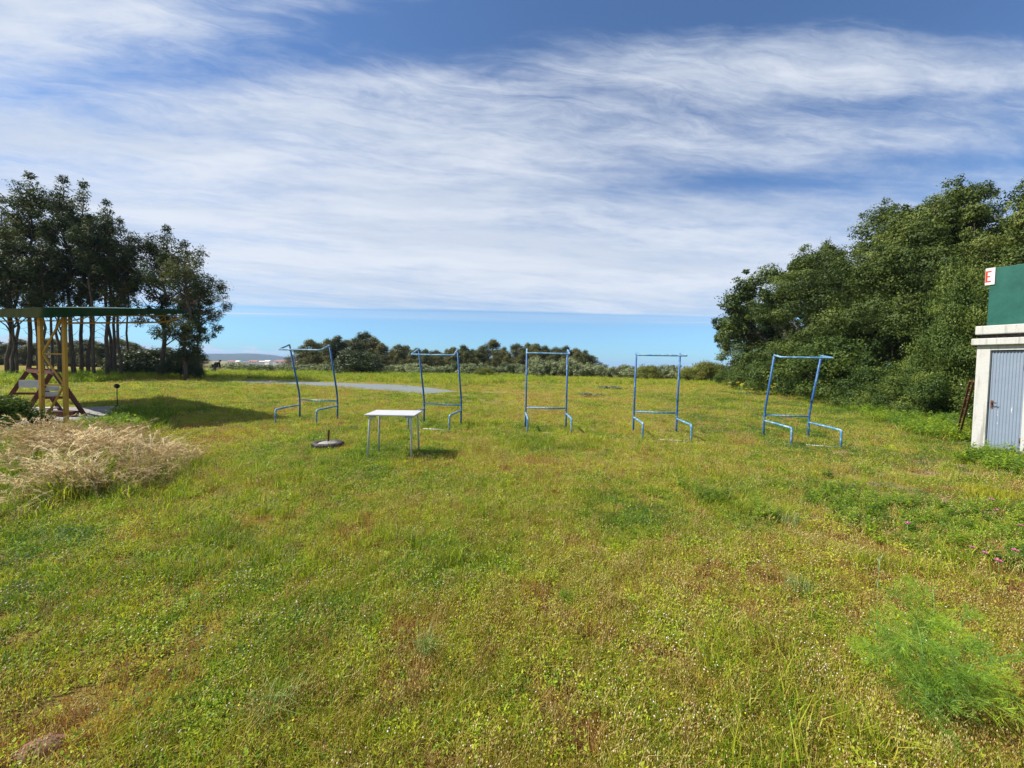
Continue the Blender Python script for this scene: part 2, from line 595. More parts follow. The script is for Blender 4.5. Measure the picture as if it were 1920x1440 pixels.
def mat_ground():
    m, T, o = new_mat('meadow_soil')
    g = T.n.new('ShaderNodeNewGeometry').outputs['Position']
    n1 = T.noise(g, 0.22, 5.0, 0.6)
    n2 = T.noise(g, 1.7, 5.0, 0.62)
    n3 = T.noise(g, 22.0, 5.0, 0.7)
    n4 = T.noise(g, 110.0, 3.0, 0.7)
    n5 = T.noise(g, 0.75, 4.0, 0.55)
    green = T.mix(n3, (0.14, 0.155, 0.025), (0.30, 0.29, 0.05))
    dry = T.mix(n3, (0.19, 0.125, 0.05), (0.40, 0.29, 0.11))
    soil = T.mix(n4, (0.12, 0.055, 0.025), (0.25, 0.12, 0.05))
    f = T.sstep(T.math('ADD', T.math('MULTIPLY', n1, 0.5), T.math('MULTIPLY', n2, 0.5)), 0.42, 0.60)
    c = T.mix(f, green, dry)
    c = T.mix(T.sstep(T.math('ADD', T.math('MULTIPLY', n5, 0.6), T.math('MULTIPLY', n3, 0.4)), 0.50, 0.62, 0.0, 0.7), c, soil)
    # pale dry patches
    a = T.n.new('ShaderNodeAttribute')
    a.attribute_name = 'bare'
    sand = T.mix(n4, (0.26, 0.20, 0.12), (0.40, 0.33, 0.22))
    c = T.mix(T.math('MULTIPLY', a.outputs['Fac'], T.sstep(n2, 0.40, 0.60)), c, sand)
    hsum = T.math('ADD', n3, T.math('MULTIPLY', n4, 0.4))
    c = T.mix(1.0, c, T.ramp(n4, [(0.3, (0.55, 0.55, 0.55)), (0.7, (1.25, 1.2, 1.1))]), 'MULTIPLY')
    principled(T, o, c, 0.95, 0, 0.05, hsum, 1.0, 0.05)
    return m


M['ground'] = mat_ground()


def mat_gravel():
    m, T, o = new_mat('grey_gravel')
    g = T.n.new('ShaderNodeNewGeometry').outputs['Position']
    n1 = T.noise(g, 0.8, 5.0, 0.6)
    n2 = T.noise(g, 30.0, 4.0, 0.7)
    c = T.mix(n2, (0.11, 0.13, 0.135), (0.21, 0.235, 0.24))
    c = T.mix(T.sstep(n1, 0.52, 0.7, 0, 0.7), c, (0.20, 0.20, 0.12))
    principled(T, o, c, 0.95, 0, 0.1, n2, 0.6, 0.02)
    return m


M['gravel'] = mat_gravel()

# ------------------------------------------------------------------ the field
BARE = [  # px, py of the photo -> patches of bare pale earth, radius in x and y (m)
    (930, 735, 2.2, 1.3), (905, 752, 1.3, 0.7), (1655, 908, 0.75, 0.30), (1700, 890, 0.6, 0.35), (1560, 905, 0.4, 0.2), (1690, 930, 0.6, 0.2),
    (1800, 887, 0.5, 0.16), (1572, 846, 0.4, 0.2), (1290, 832, 0.3, 0.15), (1030, 818, 0.4, 0.15), (1580, 893, 0.35, 0.15), (1760, 868, 0.5, 0.3), (1790, 940, 0.35, 0.15), (1130, 738, 1.8, 0.9),
    (1010, 733, 2.5, 0.5), (870, 742, 1.5, 0.6)]
BARE_W = [(ground(a, b), rx, ry) for a, b, rx, ry in BARE]


def bare_at(x, y):
    v = np.zeros_like(np.asarray(x, float))
    for p, rx, ry in BARE_W:
        v = np.maximum(v, np.exp(-(((x - p.x) / rx) ** 2 + ((y - p.y) / ry) ** 2)))
    return v


def build_ground():
    n = 300
    k = 8.6
    u = np.linspace(-1, 1, n)
    c = 4400.0 * np.sinh(k * u) / math.sinh(k)
    X, Y = np.meshgrid(c, c * 0.9 + 6.0 + np.maximum(c, 0) * 0.4, indexing='ij')
    Z = hgt(X, Y)
    V = np.stack([X, Y, Z], -1).reshape(-1, 3)
    i = np.arange(n * n).reshape(n, n)
    Fq = np.stack([i[:-1, :-1], i[1:, :-1], i[1:, 1:], i[:-1, 1:]], -1).reshape(-1, 4)
    me = np_mesh('ground', V, Fq, smooth_=True)
    a = me.attributes.new('bare', 'FLOAT', 'POINT')
    a.data.foreach_set('value', bare_at(V[:, 0], V[:, 1]).astype(np.float32))
    return tag(add_obj('ground', me, M['ground']), 'rough meadow of short mixed grass and dry herbs', 'ground', kind='structure')


build_ground()


def sheet(name, px_pts, z, m, label, cat, kind='structure', thick=0.0):
    pts = [ground(*p) for p in px_pts]
    b = MB()
    top = [b.bm.verts.new((p.x, p.y, gz(p.x, p.y) * 0 + z)) for p in pts]
    b.bm.faces.new(top)
    if thick:
        bot = [b.bm.verts.new((p.x, p.y, z - thick)) for p in pts]
        for i in range(len(pts)):
            j = (i + 1) % len(pts)
            b.bm.faces.new((top[i], bot[i], bot[j], top[j]))
    return tag(b.build(name, m), label, cat, kind=kind)


PATH_PX = [(425, 714.5), (500, 714.5), (590, 717), (690, 720.5), (760, 723), (815, 729), (862, 736), (800, 739.5), (735, 734.5), (650, 727.5), (560, 721.5), (480, 718.5), (430, 716.5)]
sheet('gravel_path', PATH_PX, 0.035, M['gravel'], 'grey gravel strip crossing the far side of the field', 'path', thick=0.2)
SLAB_PX = [(-60, 772), (60, 765), (160, 766), (235, 763), (232, 770), (170, 790), (60, 797), (-60, 800)]
sheet('concrete_slab', SLAB_PX, 0.045, M['concrete'], 'worn concrete slab under the green canopy', 'slab', thick=0.25)


def in_poly(x, y, poly):
    c = np.zeros(len(x), bool)
    n = len(poly)
    for i in range(n):
        a, b = poly[i], poly[(i + 1) % n]
        cond = ((a.y > y) != (b.y > y))
        with np.errstate(divide='ignore', invalid='ignore'):
            xi = (b.x - a.x) * (y - a.y) / (b.y - a.y + 1e-12) + a.x
        c ^= cond & (x < xi)
    return c


PATH_W = [ground(*p) for p in PATH_PX]
SLAB_W = [ground(*p) for p in SLAB_PX]

# ------------------------------------------------------------------ grass sources
GC = {}


def blades(rs, n, spread, h, w, lean=0.5, curl=0.4, base_r=None):
    """curved grass blades: 2 segments, 5 vertices each"""
    a = rs.rand(n) * 6.283
    r = np.sqrt(rs.rand(n)) * spread
    x, y = r * np.cos(a), r * np.sin(a)
    hh = h[0] + (h[1] - h[0]) * rs.rand(n)
    ww = w * (0.6 + 0.8 * rs.rand(n))
    da = rs.rand(n) * 6.283
    ln = lean * rs.rand(n) * hh
    d = np.stack([np.cos(da), np.sin(da), np.zeros(n)], -1)
    wa = rs.rand(n) * 6.283
    s = np.stack([np.cos(wa), np.sin(wa), np.zeros(n)], -1) * ww[:, None] * 0.5
    B = np.stack([x, y, np.zeros(n)], -1)
    Mi = B + d * (ln * 0.35)[:, None] + np.array([0, 0, 1.0]) * (hh * 0.6)[:, None]
    Tp = B + d * (ln * (1.0 + curl))[:, None] + np.array([0, 0, 1.0]) * (hh * (1.0 - 0.35 * curl * rs.rand(n)))[:, None]
    V = np.stack([B - s, B + s, Mi + s * 0.8, Mi - s * 0.8, Tp], 1).reshape(-1, 3)
    k = np.arange(n)[:, None] * 5
    Q = k + np.array([0, 1, 2, 3])
    Tr = k + np.array([3, 2, 4])
    t = np.repeat(rs.rand(n), 5)
    return V, Q, Tr, t


def leafquads(P, D, U, L, W, fold=0.0):
    D = D / (np.linalg.norm(D, axis=1, keepdims=True) + 1e-9)
    S = np.cross(D, U)
    S /= (np.linalg.norm(S, axis=1, keepdims=True) + 1e-9)
    L = np.asarray(L)[:, None]
    W = np.asarray(W)[:, None]
    Mi = P + D * L * 0.45
    V = np.stack([P, Mi - S * W * 0.5, P + D * L, Mi + S * W * 0.5], 1).reshape(-1, 3)
    Q = np.arange(len(P))[:, None] * 4 + np.arange(4)
    return V, Q


def src(name, V, F, t, m):
    me = np_mesh(name, V, F, t)
    me.materials.append(m)
    o = bpy.data.objects.new(name, me)
    GC[name] = o
    return o


def join(parts):
    Vs, Qs, Ts, ts, off = [], [], [], [], 0
    for V, Q, Tr, t in parts:
        Vs.append(V)
        if Q is not None and len(Q):
            Qs.append(Q + off)
        if Tr is not None and len(Tr):
            Ts.append(Tr + off)
        ts.append(t)
        off += len(V)
    Fs = []
    if Qs:
        Fs.append(np.concatenate(Qs))
    if Ts:
        Fs.append(np.concatenate(Ts))
    return np.concatenate(Vs), Fs, np.concatenate(ts)


def octa(C, r, rz=None):
    n = len(C)
    rz = r if rz is None else rz
    off = np.zeros((n, 6, 3))
    off[:, 0, 0] = r; off[:, 1, 1] = r; off[:, 2, 0] = -r; off[:, 3, 1] = -r
    off[:, 4, 2] = rz; off[:, 5, 2] = -np.asarray(rz)
    V = (C[:, None, :] + off).reshape(-1, 3)
    f = np.array([[0, 1, 4], [1, 2, 4], [2, 3, 4], [3, 0, 4], [1, 0, 5], [2, 1, 5], [3, 2, 5], [0, 3, 5]])
    Tr = (np.arange(n)[:, None, None] * 6 + f).reshape(-1, 3)
    return V, Tr


GRASS_STOPS = [(0.0, (0.07, 0.15, 0.012)), (0.25, (0.22, 0.31, 0.02)), (0.5, (0.45, 0.43, 0.04)), (0.72, (0.48, 0.38, 0.09)), (0.9, (0.36, 0.20, 0.07)), (1.0, (0.25, 0.10, 0.05))]
M['grass'] = mat_leaf('grass_blades', GRASS_STOPS, 0.45, 0.5, 0.3, inst=True, amt=0.55)
M['herb'] = mat_leaf('herb_leaves', [(0.0, (0.075, 0.14, 0.03)), (0.3, (0.20, 0.31, 0.022)), (0.65, (0.43, 0.49, 0.033)), (1.0, (0.46, 0.38, 0.06))], 0.4, 0.6, 0.2, inst=True, amt=0.5)
M['stemdry'] = mat_leaf('dry_stems', [(0.0, (0.17, 0.075, 0.03)), (0.35, (0.28, 0.165, 0.05)), (0.6, (0.40, 0.31, 0.09)), (1.0, (0.55, 0.48, 0.22))], 0.3, 0.7, 0.15, inst=True, amt=0.7, tcol=(1.1, 1.0, 0.8))
M['straw'] = mat_leaf('dry_straw', [(0.0, (0.14, 0.17, 0.03)), (0.3, (0.32, 0.27, 0.09)), (0.45, (0.42, 0.34, 0.15)), (0.65, (0.33, 0.22, 0.12)), (0.82, (0.42, 0.32, 0.18)), (1.0, (0.84, 0.74, 0.48))], 0.35, 0.6, 0.2, inst=True, amt=0.7, tcol=(1.1, 1.0, 0.85))
M['puff'] = mat_worn('cream_seed_heads', (0.50, 0.44, 0.30), (0.36, 0.27, 0.18), 30, (0.4, 0.7), 0.8)
M['daisy'] = mat_worn('white_petals', (0.75, 0.74, 0.68), (0.65, 0.62, 0.55), 30, (0.4, 0.7), 0.7)
M['yellowfl'] = mat_worn('yellow_petals', (0.62, 0.46, 0.02), (0.55, 0.34, 0.02), 30, (0.4, 0.7), 0.6)
M['pinkfl'] = mat_worn('pink_petals', (0.50, 0.10, 0.26), (0.55, 0.22, 0.38), 60, (0.4, 0.7), 0.6)


def make_sources():
    up = np.array([0, 0, 1.0])
    for v in range(3):
        rs = np.random.RandomState(100 + v)
        V, Q, Tr, t = blades(rs, 34, 0.06, (0.02, 0.07), 0.0030, 0.8, 0.5)
        src('turf%d' % v, V, [Q, Tr], t, M['grass'])
    for v in range(2):
        rs = np.random.RandomState(120 + v)
        n = 26
        a = rs.rand(n) * 6.283
        r = np.sqrt(rs.rand(n)) * 0.05
        z = 0.008 + rs.rand(n) * 0.032
        P = np.stack([r * np.cos(a), r * np.sin(a), z], -1)
        D = np.stack([np.cos(a + rs.randn(n) * .6), np.sin(a + rs.randn(n) * .6), rs.rand(n) * 0.9 - 0.15], -1)
        U = up + rs.randn(n, 3) * 0.35
        L = 0.009 + rs.rand(n) * 0.013
        Vl, Ql = leafquads(P, D, U, L, L * 0.55)
        src('herb%d' % v, Vl, [Ql], np.repeat(rs.rand(n), 4), M['herb'])
    for v in range(2):
        rs = np.random.RandomState(140 + v)
        n = 12
        Vb, Qb, Tb, tb = blades(rs, n, 0.06, (0.045, 0.10), 0.0018, 0.5, 0.3)
        tips = Vb.reshape(n, 5, 3)[:, 4, :]
        k = rs.rand(n) < 0.75
        C = tips[k]
        Vo, To = octa(C, 0.0030, 0.008)
        V, Fs, t = join([(Vb, Qb, Tb, tb), (Vo, None, To, np.repeat(rs.rand(len(C)), 6))])
        src('dry%d' % v, V, Fs, t, M['stemdry'])
    # longer lusher grass
    for v in range(2):
        rs = np.random.RandomState(160 + v)
        V, Q, Tr, t = blades(rs, 34, 0.07, (0.06, 0.16), 0.0042, 0.9, 0.7)
        src('long%d' % v, V, [Q, Tr], t, M['grass'])
    # cream seed heads and small flowers on short stalks
    rs = np.random.RandomState(180)
    for nm, m_, rr, zz, n in (('puff', M['puff'], 0.0042, 0.0055, 4), ('daisy', M['daisy'], 0.0045, 0.002, 3), ('gold', M['yellowfl'], 0.006, 0.003, 2)):
        C = np.stack([rs.randn(n) * 0.05, rs.randn(n) * 0.05, 0.035 + rs.rand(n) * 0.035], -1)
        Vo, To = octa(C, rr, zz)
        src(nm, Vo, [To], rs.rand(len(Vo)), m_)
    # flat lying straw litter
    rs = np.random.RandomState(190)
    n = 10
    P = np.stack([rs.randn(n) * .05, rs.randn(n) * .05, .006 + rs.rand(n) * .025], -1)
    a = rs.rand(n) * 6.283
    D = np.stack([np.cos(a), np.sin(a), rs.randn(n) * .25], -1)
    Vl, Ql = leafquads(P, D, np.tile(up, (n, 1)) + rs.randn(n, 3) * .2, .03 + rs.rand(n) * .05, np.full(n, .0025))
    src('litter', Vl, [Ql], np.repeat(rs.rand(n), 4), M['stemdry'])
    # tall arching straw with drooping plumes
    for v in range(3):
        rs = np.random.RandomState(200 + v)
        parts = []
        V, Q, Tr, t = blades(rs, 30, 0.09, (0.10, 0.30), 0.005, 0.9, 0.7)
        parts.append((V, Q, Tr, t * 0.35))
        for k in range(6):
            a = rs.rand() * 6.283
            b0 = np.array([rs.randn() * .06, rs.randn() * .03, 0])
            h = 0.26 + rs.rand() * 0.2
            dx = np.array([math.cos(a), math.sin(a), 0]) * 0.75 + np.array([-0.40, -0.15, 0])
            pts = []
            for s in np.linspace(0, 1, 7):
                pts.append(b0 + dx * h * 0.75 * s ** 2 + np.array([0, 0, h * (s * 1.25 - 0.42 * s ** 3)]))
            pts = np.array(pts)
            w = np.array([0.0022, 0.0022, 0.002, 0.0018, 0.0018, 0.0016, 0.0012])
            sd_ = np.array([-math.sin(a), math.cos(a), 0.0])
            Vs = np.concatenate([pts - sd_ * w[:, None], pts + sd_ * w[:, None]])
            m_ = len(pts)
            Qs = np.array([[i, i + m_, i + 1 + m_, i + 1] for i in range(m_ - 1)])
            parts.append((Vs, Qs, None, np.full(len(Vs), 0.55 + 0.2 * rs.rand())))
            # plume
            n = 34
            s = 0.62 + rs.rand(n) * 0.4
            base = np.stack([np.interp(s, np.linspace(0, 1, m_), pts[:, i]) for i in range(3)], -1)
            tang = pts[-1] - pts[-3]
            tang /= np.linalg.norm(tang)
            D = tang + rs.randn(n, 3) * 0.38 + np.array([0, 0, -0.15])
            Vl, Ql = leafquads(base, D, rs.randn(n, 3), 0.02 + rs.rand(n) * 0.03, np.full(n, 0.0055))
            parts.append((Vl, Ql, None, np.repeat(0.45 + 0.55 * rs.rand(n), 4)))
        V, Fs, t = join(parts)
        src('plume%d' % v, V, Fs, t, M['straw'])
    # leafy tall weed
    for v in range(2):
        rs = np.random.RandomState(230 + v)
        parts = []
        for k in range(7):
            b0 = np.array([rs.randn() * .05, rs.randn() * .05, 0])
            tp = b0 + np.array([rs.randn() * .07, rs.randn() * .07, 0.22 + rs.rand() * .22])
            n = 22
            s = rs.rand(n)[:, None]
            P = b0 * (1 - s) + tp * s
            a = rs.rand(n) * 6.283
            D = np.stack([np.cos(a), np.sin(a), 0.3 + rs.randn(n) * .5], -1)
            L = (0.05 + rs.rand(n) * 0.05) * (1.15 - 0.6 * s[:, 0])
            Vl, Ql = leafquads(P, D, np.tile(up, (n, 1)) + rs.randn(n, 3) * .4, L, L * .32)
            parts.append((Vl, Ql, None, np.repeat(rs.rand(n), 4)))
            sdv = np.array([0.0025, 0, 0])
            parts.append((np.array([b0 - sdv, b0 + sdv, tp]), None, np.array([[0, 1, 2]]), np.full(3, .4)))
        V, Fs, t = join(parts)
        src('weed%d' % v, V, Fs, t, M['herb'])


make_sources()


def scatter(name, P, idx, rot, scl, tone, names, label, cat):
    """one object whose points carry plants (stuff: nobody could count them)"""
    me = bpy.data.meshes.new(name)
    me.vertices.add(len(P))
    me.vertices.foreach_set('co', np.asarray(P, np.float32).ravel())
    for an, ty, arr in (('idx', 'INT', idx), ('rot', 'FLOAT_VECTOR', rot), ('scl', 'FLOAT_VECTOR', scl), ('tone', 'FLOAT', tone)):
        a = me.attributes.new(an, ty, 'POINT')
        a.data.foreach_set('vector' if ty == 'FLOAT_VECTOR' else 'value', np.asarray(arr, np.int32 if ty == 'INT' else np.float32).ravel())
    o = add_obj(name, me)
    g = bpy.data.node_groups.new(name, 'GeometryNodeTree')
    g.interface.new_socket('Geometry', in_out='INPUT', socket_type='NodeSocketGeometry')
    g.interface.new_socket('Geometry', in_out='OUTPUT', socket_type='NodeSocketGeometry')
    gi = g.nodes.new('NodeGroupInput')
    go = g.nodes.new('NodeGroupOutput')
    jn = g.nodes.new('GeometryNodeJoinGeometry')

    def named(nm, ty):
        n = g.nodes.new('GeometryNodeInputNamedAttribute')
        n.data_type = ty
        n.inputs[0].default_value = nm
        return [s for s in n.outputs if s.enabled][0]
    ai, ar, as_ = named('idx', 'INT'), named('rot', 'FLOAT_VECTOR'), named('scl', 'FLOAT_VECTOR')
    er = g.nodes.new('FunctionNodeEulerToRotation')
    g.links.new(ar, er.inputs[0])
    for k, nm in enumerate(names):
        c = g.nodes.new('FunctionNodeCompare')
        c.data_type = 'INT'
        c.operation = 'EQUAL'
        ins = [s for s in c.inputs if s.enabled]
        g.links.new(ai, ins[0])
        ins[1].default_value = k
        oi = g.nodes.new('GeometryNodeObjectInfo')
        oi.inputs['Object'].default_value = GC[nm]
        oi.inputs['As Instance'].default_value = True
        ip = g.nodes.new('GeometryNodeInstanceOnPoints')
        g.links.new(gi.outputs[0], ip.inputs['Points'])
        g.links.new(c.outputs[0], ip.inputs['Selection'])
        g.links.new(oi.outputs['Geometry'], ip.inputs['Instance'])
        g.links.new(er.outputs[0], ip.inputs['Rotation'])
        g.links.new(as_, ip.inputs['Scale'])
        g.links.new(ip.outputs[0], jn.inputs[0])
    g.links.new(jn.outputs[0], go.inputs[0])
    md = o.modifiers.new('plants', 'NODES')
    md.node_group = g
    return tag(o, label, cat, kind='stuff')


DRY_PX = [(-60, 826), (60, 816), (180, 812), (320, 838), (395, 880), (345, 908), (245, 938), (130, 965), (40, 990), (-80, 1010)]
DRY_W = [ground(*p) for p in DRY_PX]


def dry_zone(x, y):
    return in_poly(x, y, DRY_W)


SHED_C = ground(1820, 845)


def build_grass():
    rs = np.random.RandomState(5)
    names = ['turf0', 'turf1', 'turf2', 'herb0', 'herb1', 'dry0', 'dry1', 'long0', 'long1', 'puff', 'daisy', 'gold', 'litter']
    Ps, I, S, T = [], [], [], []
    half = R(63)
    for r1, r2, den, sc in ((0.5, 2.6, 1500, 0.95), (2.6, 4.5, 1000, 1.05), (4.5, 8, 520, 1.25), (8, 14, 190, 1.7), (14, 26, 62, 2.5), (26, 58, 14, 4.2)):
        n = int(half * (r2 * r2 - r1 * r1) * den)
        r = np.sqrt(r1 * r1 + rs.rand(n) * (r2 * r2 - r1 * r1))
        a = (rs.rand(n) * 2 - 1) * half
        x, y = r * np.sin(a), r * np.cos(a)
        keep = ~in_poly(x + rs.randn(n) * .25, y + rs.randn(n) * .35, PATH_W) & ~in_poly(x, y, SLAB_W)
        bare = bare_at(x, y) * smooth(0.25, 0.45, fbm(x * 2, y * 2, 9))
        keep &= rs.rand(n) > bare * 0.95
        # thinner cover on small worn spots
        worn = smooth(0.60, 0.72, fbm(x * 1.4, y * 1.4, 21))
        keep &= rs.rand(n) > worn * 0.35
        redp = smooth(0.58, 0.70, fbm(x * 2.4, y * 2.4, 101))
        keep &= rs.rand(n) > redp * 0.45
        x, y, redp = x[keep], y[keep], redp[keep]
        n = len(x)
        big = fbm(x * 0.33, y * 0.33, 31)
        mid = fbm(x * 1.1, y * 1.1, 37)
        fine = fbm(x * 3.5, y * 3.5, 41)
        # the right hand side is greyer and greener, the middle drier
        right = smooth(2.5, 5.5, x) * smooth(2, 4, y) * (1 - smooth(18, 30, y)) * smooth(-0.8, 1.5, x - 0.35 * y)
        left = smooth(-1.0, -4.0, x)
        dryness = 0.53 + (big - 0.5) * 1.3 + (mid - 0.5) * 1.2 - 0.28 * right - 0.10 * left
        dryness = np.clip(dryness, 0, 1)
        u = rs.rand(n)
        idx = rs.randint(0, 3, n)
        herbp = 0.22 + 0.9 * (fine - 0.5) + 0.25 * (1 - dryness) + 0.15 * right
        herbp = np.clip(herbp, 0.05, 0.75)
        dryp = np.clip(0.05 + dryness * 0.42, 0, 0.6)
        longp = np.clip(smooth(0.60, 0.74, fbm(x * 0.9, y * 0.9, 51)), 0, 1) * 0.13 * (1 - dryness * 0.6)
        idx = np.where(u < herbp, 3 + rs.randint(0, 2, n), idx)
        u2 = rs.rand(n)
        idx = np.where((u >= herbp) & (u2 < dryp), 5 + rs.randint(0, 2, n), idx)
        idx = np.where(rs.rand(n) < longp, 7 + rs.randint(0, 2, n), idx)
        u3 = rs.rand(n)
        fl = smooth(0.42, 0.65, fbm(x * 0.8, y * 0.8, 61))
        idx = np.where(u3 < 0.012 + 0.022 * fl, 9, idx)
        idx = np.where((u3 > 0.975) & (u3 < 0.975 + 0.016 * fl), 10, idx)
        idx = np.where(u3 > 0.9955, 11, idx)
        idx = np.where((u3 > 0.82) & (u3 < 0.82 + 0.09 * dryness + 0.015), 12, idx)
        tone = 0.14 + 0.56 * dryness + 0.44 * redp + 0.24 * (fine - 0.5) + rs.randn(n) * 0.10
        tone = np.where((idx >= 3) & (idx <= 4), 0.30 + 0.45 * (dryness - 0.3) - 0.30 * right + rs.randn(n) * 0.16 + 0.35 * (mid - 0.5), tone)
        tone = np.where((idx >= 5) & (idx <= 6), 0.25 + 0.5 * fbm(x * 2.2, y * 2.2, 71) + rs.randn(n) * 0.15, tone)
        tone = np.where((idx >= 7) & (idx <= 8), 0.12 + 0.3 * dryness + rs.randn(n) * 0.06, tone)
        tone = np.where(idx == 12, 0.3 + rs.rand(n) * 0.6, tone)
        sx = sc * (0.7 + 0.6 * rs.rand(n))
        zs = (sc ** 0.40) * (0.6 + 0.7 * rs.rand(n)) * (0.75 + 0.6 * mid)
        sm = (idx >= 9) & (idx <= 11)
        sx = np.where(sm, (0.8 + 0.5 * rs.rand(n)) * sc ** 0.35, sx)
        zs = np.where(sm, (0.8 + 0.4 * rs.rand(n)) * sc ** 0.35, zs)
        Ps.append(np.stack([x, y, hgt(x, y)], -1))
        I.append(idx)
        S.append(np.stack([sx, sx, zs], -1))
        T.append(tone)
    P, I, S, T = (np.concatenate(q) for q in (Ps, I, S, T))
    n = len(P)
    rot = np.stack([rs.randn(n) * .12, rs.randn(n) * .12, rs.rand(n) * 6.283], -1)
    scatter('grass', P, I, rot, S, T, names, 'short mixed meadow grass with tiny flowers covering the field', 'grass')


build_grass()


def build_dry_grass():
    rs = np.random.RandomState(8)
    lo = np.array([min(p.x for p in DRY_W), min(p.y for p in DRY_W)])
    hi = np.array([max(p.x for p in DRY_W), max(p.y for p in DRY_W)])
    n = 9000
    cen = lo + rs.rand(150, 2) * (hi - lo)
    q = np.where(rs.rand(n, 1) < 0.72, cen[rs.randint(0, 150, n)] + rs.randn(n, 2) * 0.13, lo + rs.rand(n, 2) * (hi - lo))
    k = dry_zone(q[:, 0], q[:, 1])
    q = q[k]
    ed = np.full(len(q), 9.0)
    for i in range(len(DRY_W)):
        a, b = np.array(DRY_W[i][:2]), np.array(DRY_W[(i + 1) % len(DRY_W)][:2])
        t = np.clip(((q - a) @ (b - a)) / ((b - a) @ (b - a)), 0, 1)
        ed = np.minimum(ed, np.linalg.norm(q - (a + t[:, None] * (b - a)), axis=1))
    k = rs.rand(len(q)) < 0.3 + 0.7 * smooth(0.05, 0.7, ed)
    q, ed = q[k][:1250], ed[k][:1250]
    n = len(q)
    z = hgt(q[:, 0], q[:, 1])
    idx = rs.randint(0, 3, n)
    g = fbm(q[:, 0] * 1.2, q[:, 1] * 1.2, 81)
    idx = np.where(rs.rand(n) < np.clip((g - 0.40) * 4, 0.5, 0.9), 3 + rs.randint(0, 2, n), idx)
    tone = np.where(idx < 3, 0.28 + 0.65 * fbm(q[:, 0] * 1.6, q[:, 1] * 1.6, 83) + rs.randn(n) * .12, 0.05 + rs.rand(n) * .35)
    s = (0.55 + rs.rand(n) * .85) * (0.65 + 0.5 * smooth(0.0, 0.9, ed))
    s = np.where(idx >= 3, s * 1.9, s)
    rot = np.stack([rs.randn(n) * .1, rs.randn(n) * .1, np.where(idx < 3, rs.randn(n) * 1.3, rs.rand(n) * 6.28)], -1)
    scatter('dry_grass', np.stack([q[:, 0], q[:, 1], z], -1), idx, rot, np.stack([s, s, s], -1), tone,
            ['plume0', 'plume1', 'plume2', 'long0', 'long1'], 'mound of tall pale straw grass with drooping plumes left of the field', 'dry grass')


build_dry_grass()


def build_tall_grass():
    """rank grass and leafy weeds along the edges of the field"""
    rs = np.random.RandomState(9)
    P, I, S, T = [], [], [], []

    def strip(px_pts, n, hs, tone, wp, warp=0.35):
        poly = [ground(*p) for p in px_pts]
        lo = np.array([min(p.x for p in poly), min(p.y for p in poly)])
        hi = np.array([max(p.x for p in poly), max(p.y for p in poly)])
        got = 0
        while got < n:
            q = lo + rs.rand(4000, 2) * (hi - lo)
            wx = (fbm(q[:, 0] * 0.8, q[:, 1] * 0.8, 111) - .5) * 1.6 * warp
            wy = (fbm(q[:, 0] * 0.8, q[:, 1] * 0.8, 117) - .5) * 1.6 * warp
            q = q[in_poly(q[:, 0] + wx, q[:, 1] + wy, poly) & ~in_poly(q[:, 0], q[:, 1], PATH_W)]
            q = q[bare_at(q[:, 0], q[:, 1]) < 0.35]
            q = q[:n - got]
            m = len(q)
            got += m
            w = rs.rand(m) < wp
            idx = np.where(w, 2 + rs.randint(0, 2, m), rs.randint(0, 2, m))
            s = hs * (0.6 + 0.8 * rs.rand(m)) * np.where(w, 0.45, 1.0)
            P.append(np.stack([q[:, 0], q[:, 1], hgt(q[:, 0], q[:, 1])], -1))
            I.append(idx)
            S.append(np.stack([s * 1.3, s * 1.3, s], -1))
            T.append(tone + rs.randn(m) * .12 + 0.3 * (fbm(q[:, 0] * .5, q[:, 1] * .5, 91) - .5))
    # beyond the gravel strip and under the trees on the left
    strip([(60, 722), (200, 712), (420, 711), (590, 713), (700, 716), (850, 726), (1000, 716), (1000, 704), (700, 700), (420, 697), (200, 697), (40, 700)], 3600, 2.6, 0.30, 0.1)
    strip([(0, 722), (230, 716), (230, 704), (0, 708)], 1200, 2.6, 0.22, 0.2)
    # middle distance
    strip([(900, 716), (1380, 726), (1380, 714), (1000, 704)], 1500, 2.2, 0.36, 0.15)
    # foot of the oaks on the right
    strip([(1340, 722), (1440, 735), (1560, 756), (1680, 790), (1800, 815), (1815, 780), (1700, 752), (1560, 730), (1400, 714)], 2600, 1.9, 0.22, 0.45)
    strip([(1580, 765), (1640, 790), (1700, 815), (1815, 838), (1815, 800), (1700, 765), (1600, 750)], 900, 1.7, 0.20, 0.6)
    # canopy shade, left
    strip([(235, 792), (330, 800), (300, 770), (225, 772)], 160, 1.6, 0.18, 0.1)
    strip([(130, 812), (300, 812), (260, 796), (140, 800)], 220, 1.5, 0.2, 0.3)
    # around the hut
    strip([(1800, 868), (1960, 905), (1990, 880), (1960, 850), (1840, 852)], 190, 1.4, 0.2, 0.8)
    # right-hand herb mats
    strip([(1560, 880), (1500, 930), (1620, 1010), (1760, 1075), (1960, 1120), (1960, 930), (1840, 930), (1700, 930)], 430, 0.75, 0.13, 0.75, 1.2)
    strip([(1300, 905), (1240, 890), (1460, 1000), (1500, 960)], 120, 0.8, 0.2, 0.3, 1.2)
    P, I, S, T = (np.concatenate(q) for q in (P, I, S, T))
    n = len(P)
    rot = np.stack([rs.randn(n) * .1, rs.randn(n) * .1, rs.rand(n) * 6.283], -1)
    scatter('tall_grass', P, I, rot, S, T, ['long0', 'long1', 'weed0', 'weed1'], 'rank green grass and leafy weeds along the edges of the field', 'tall grass')


build_tall_grass()

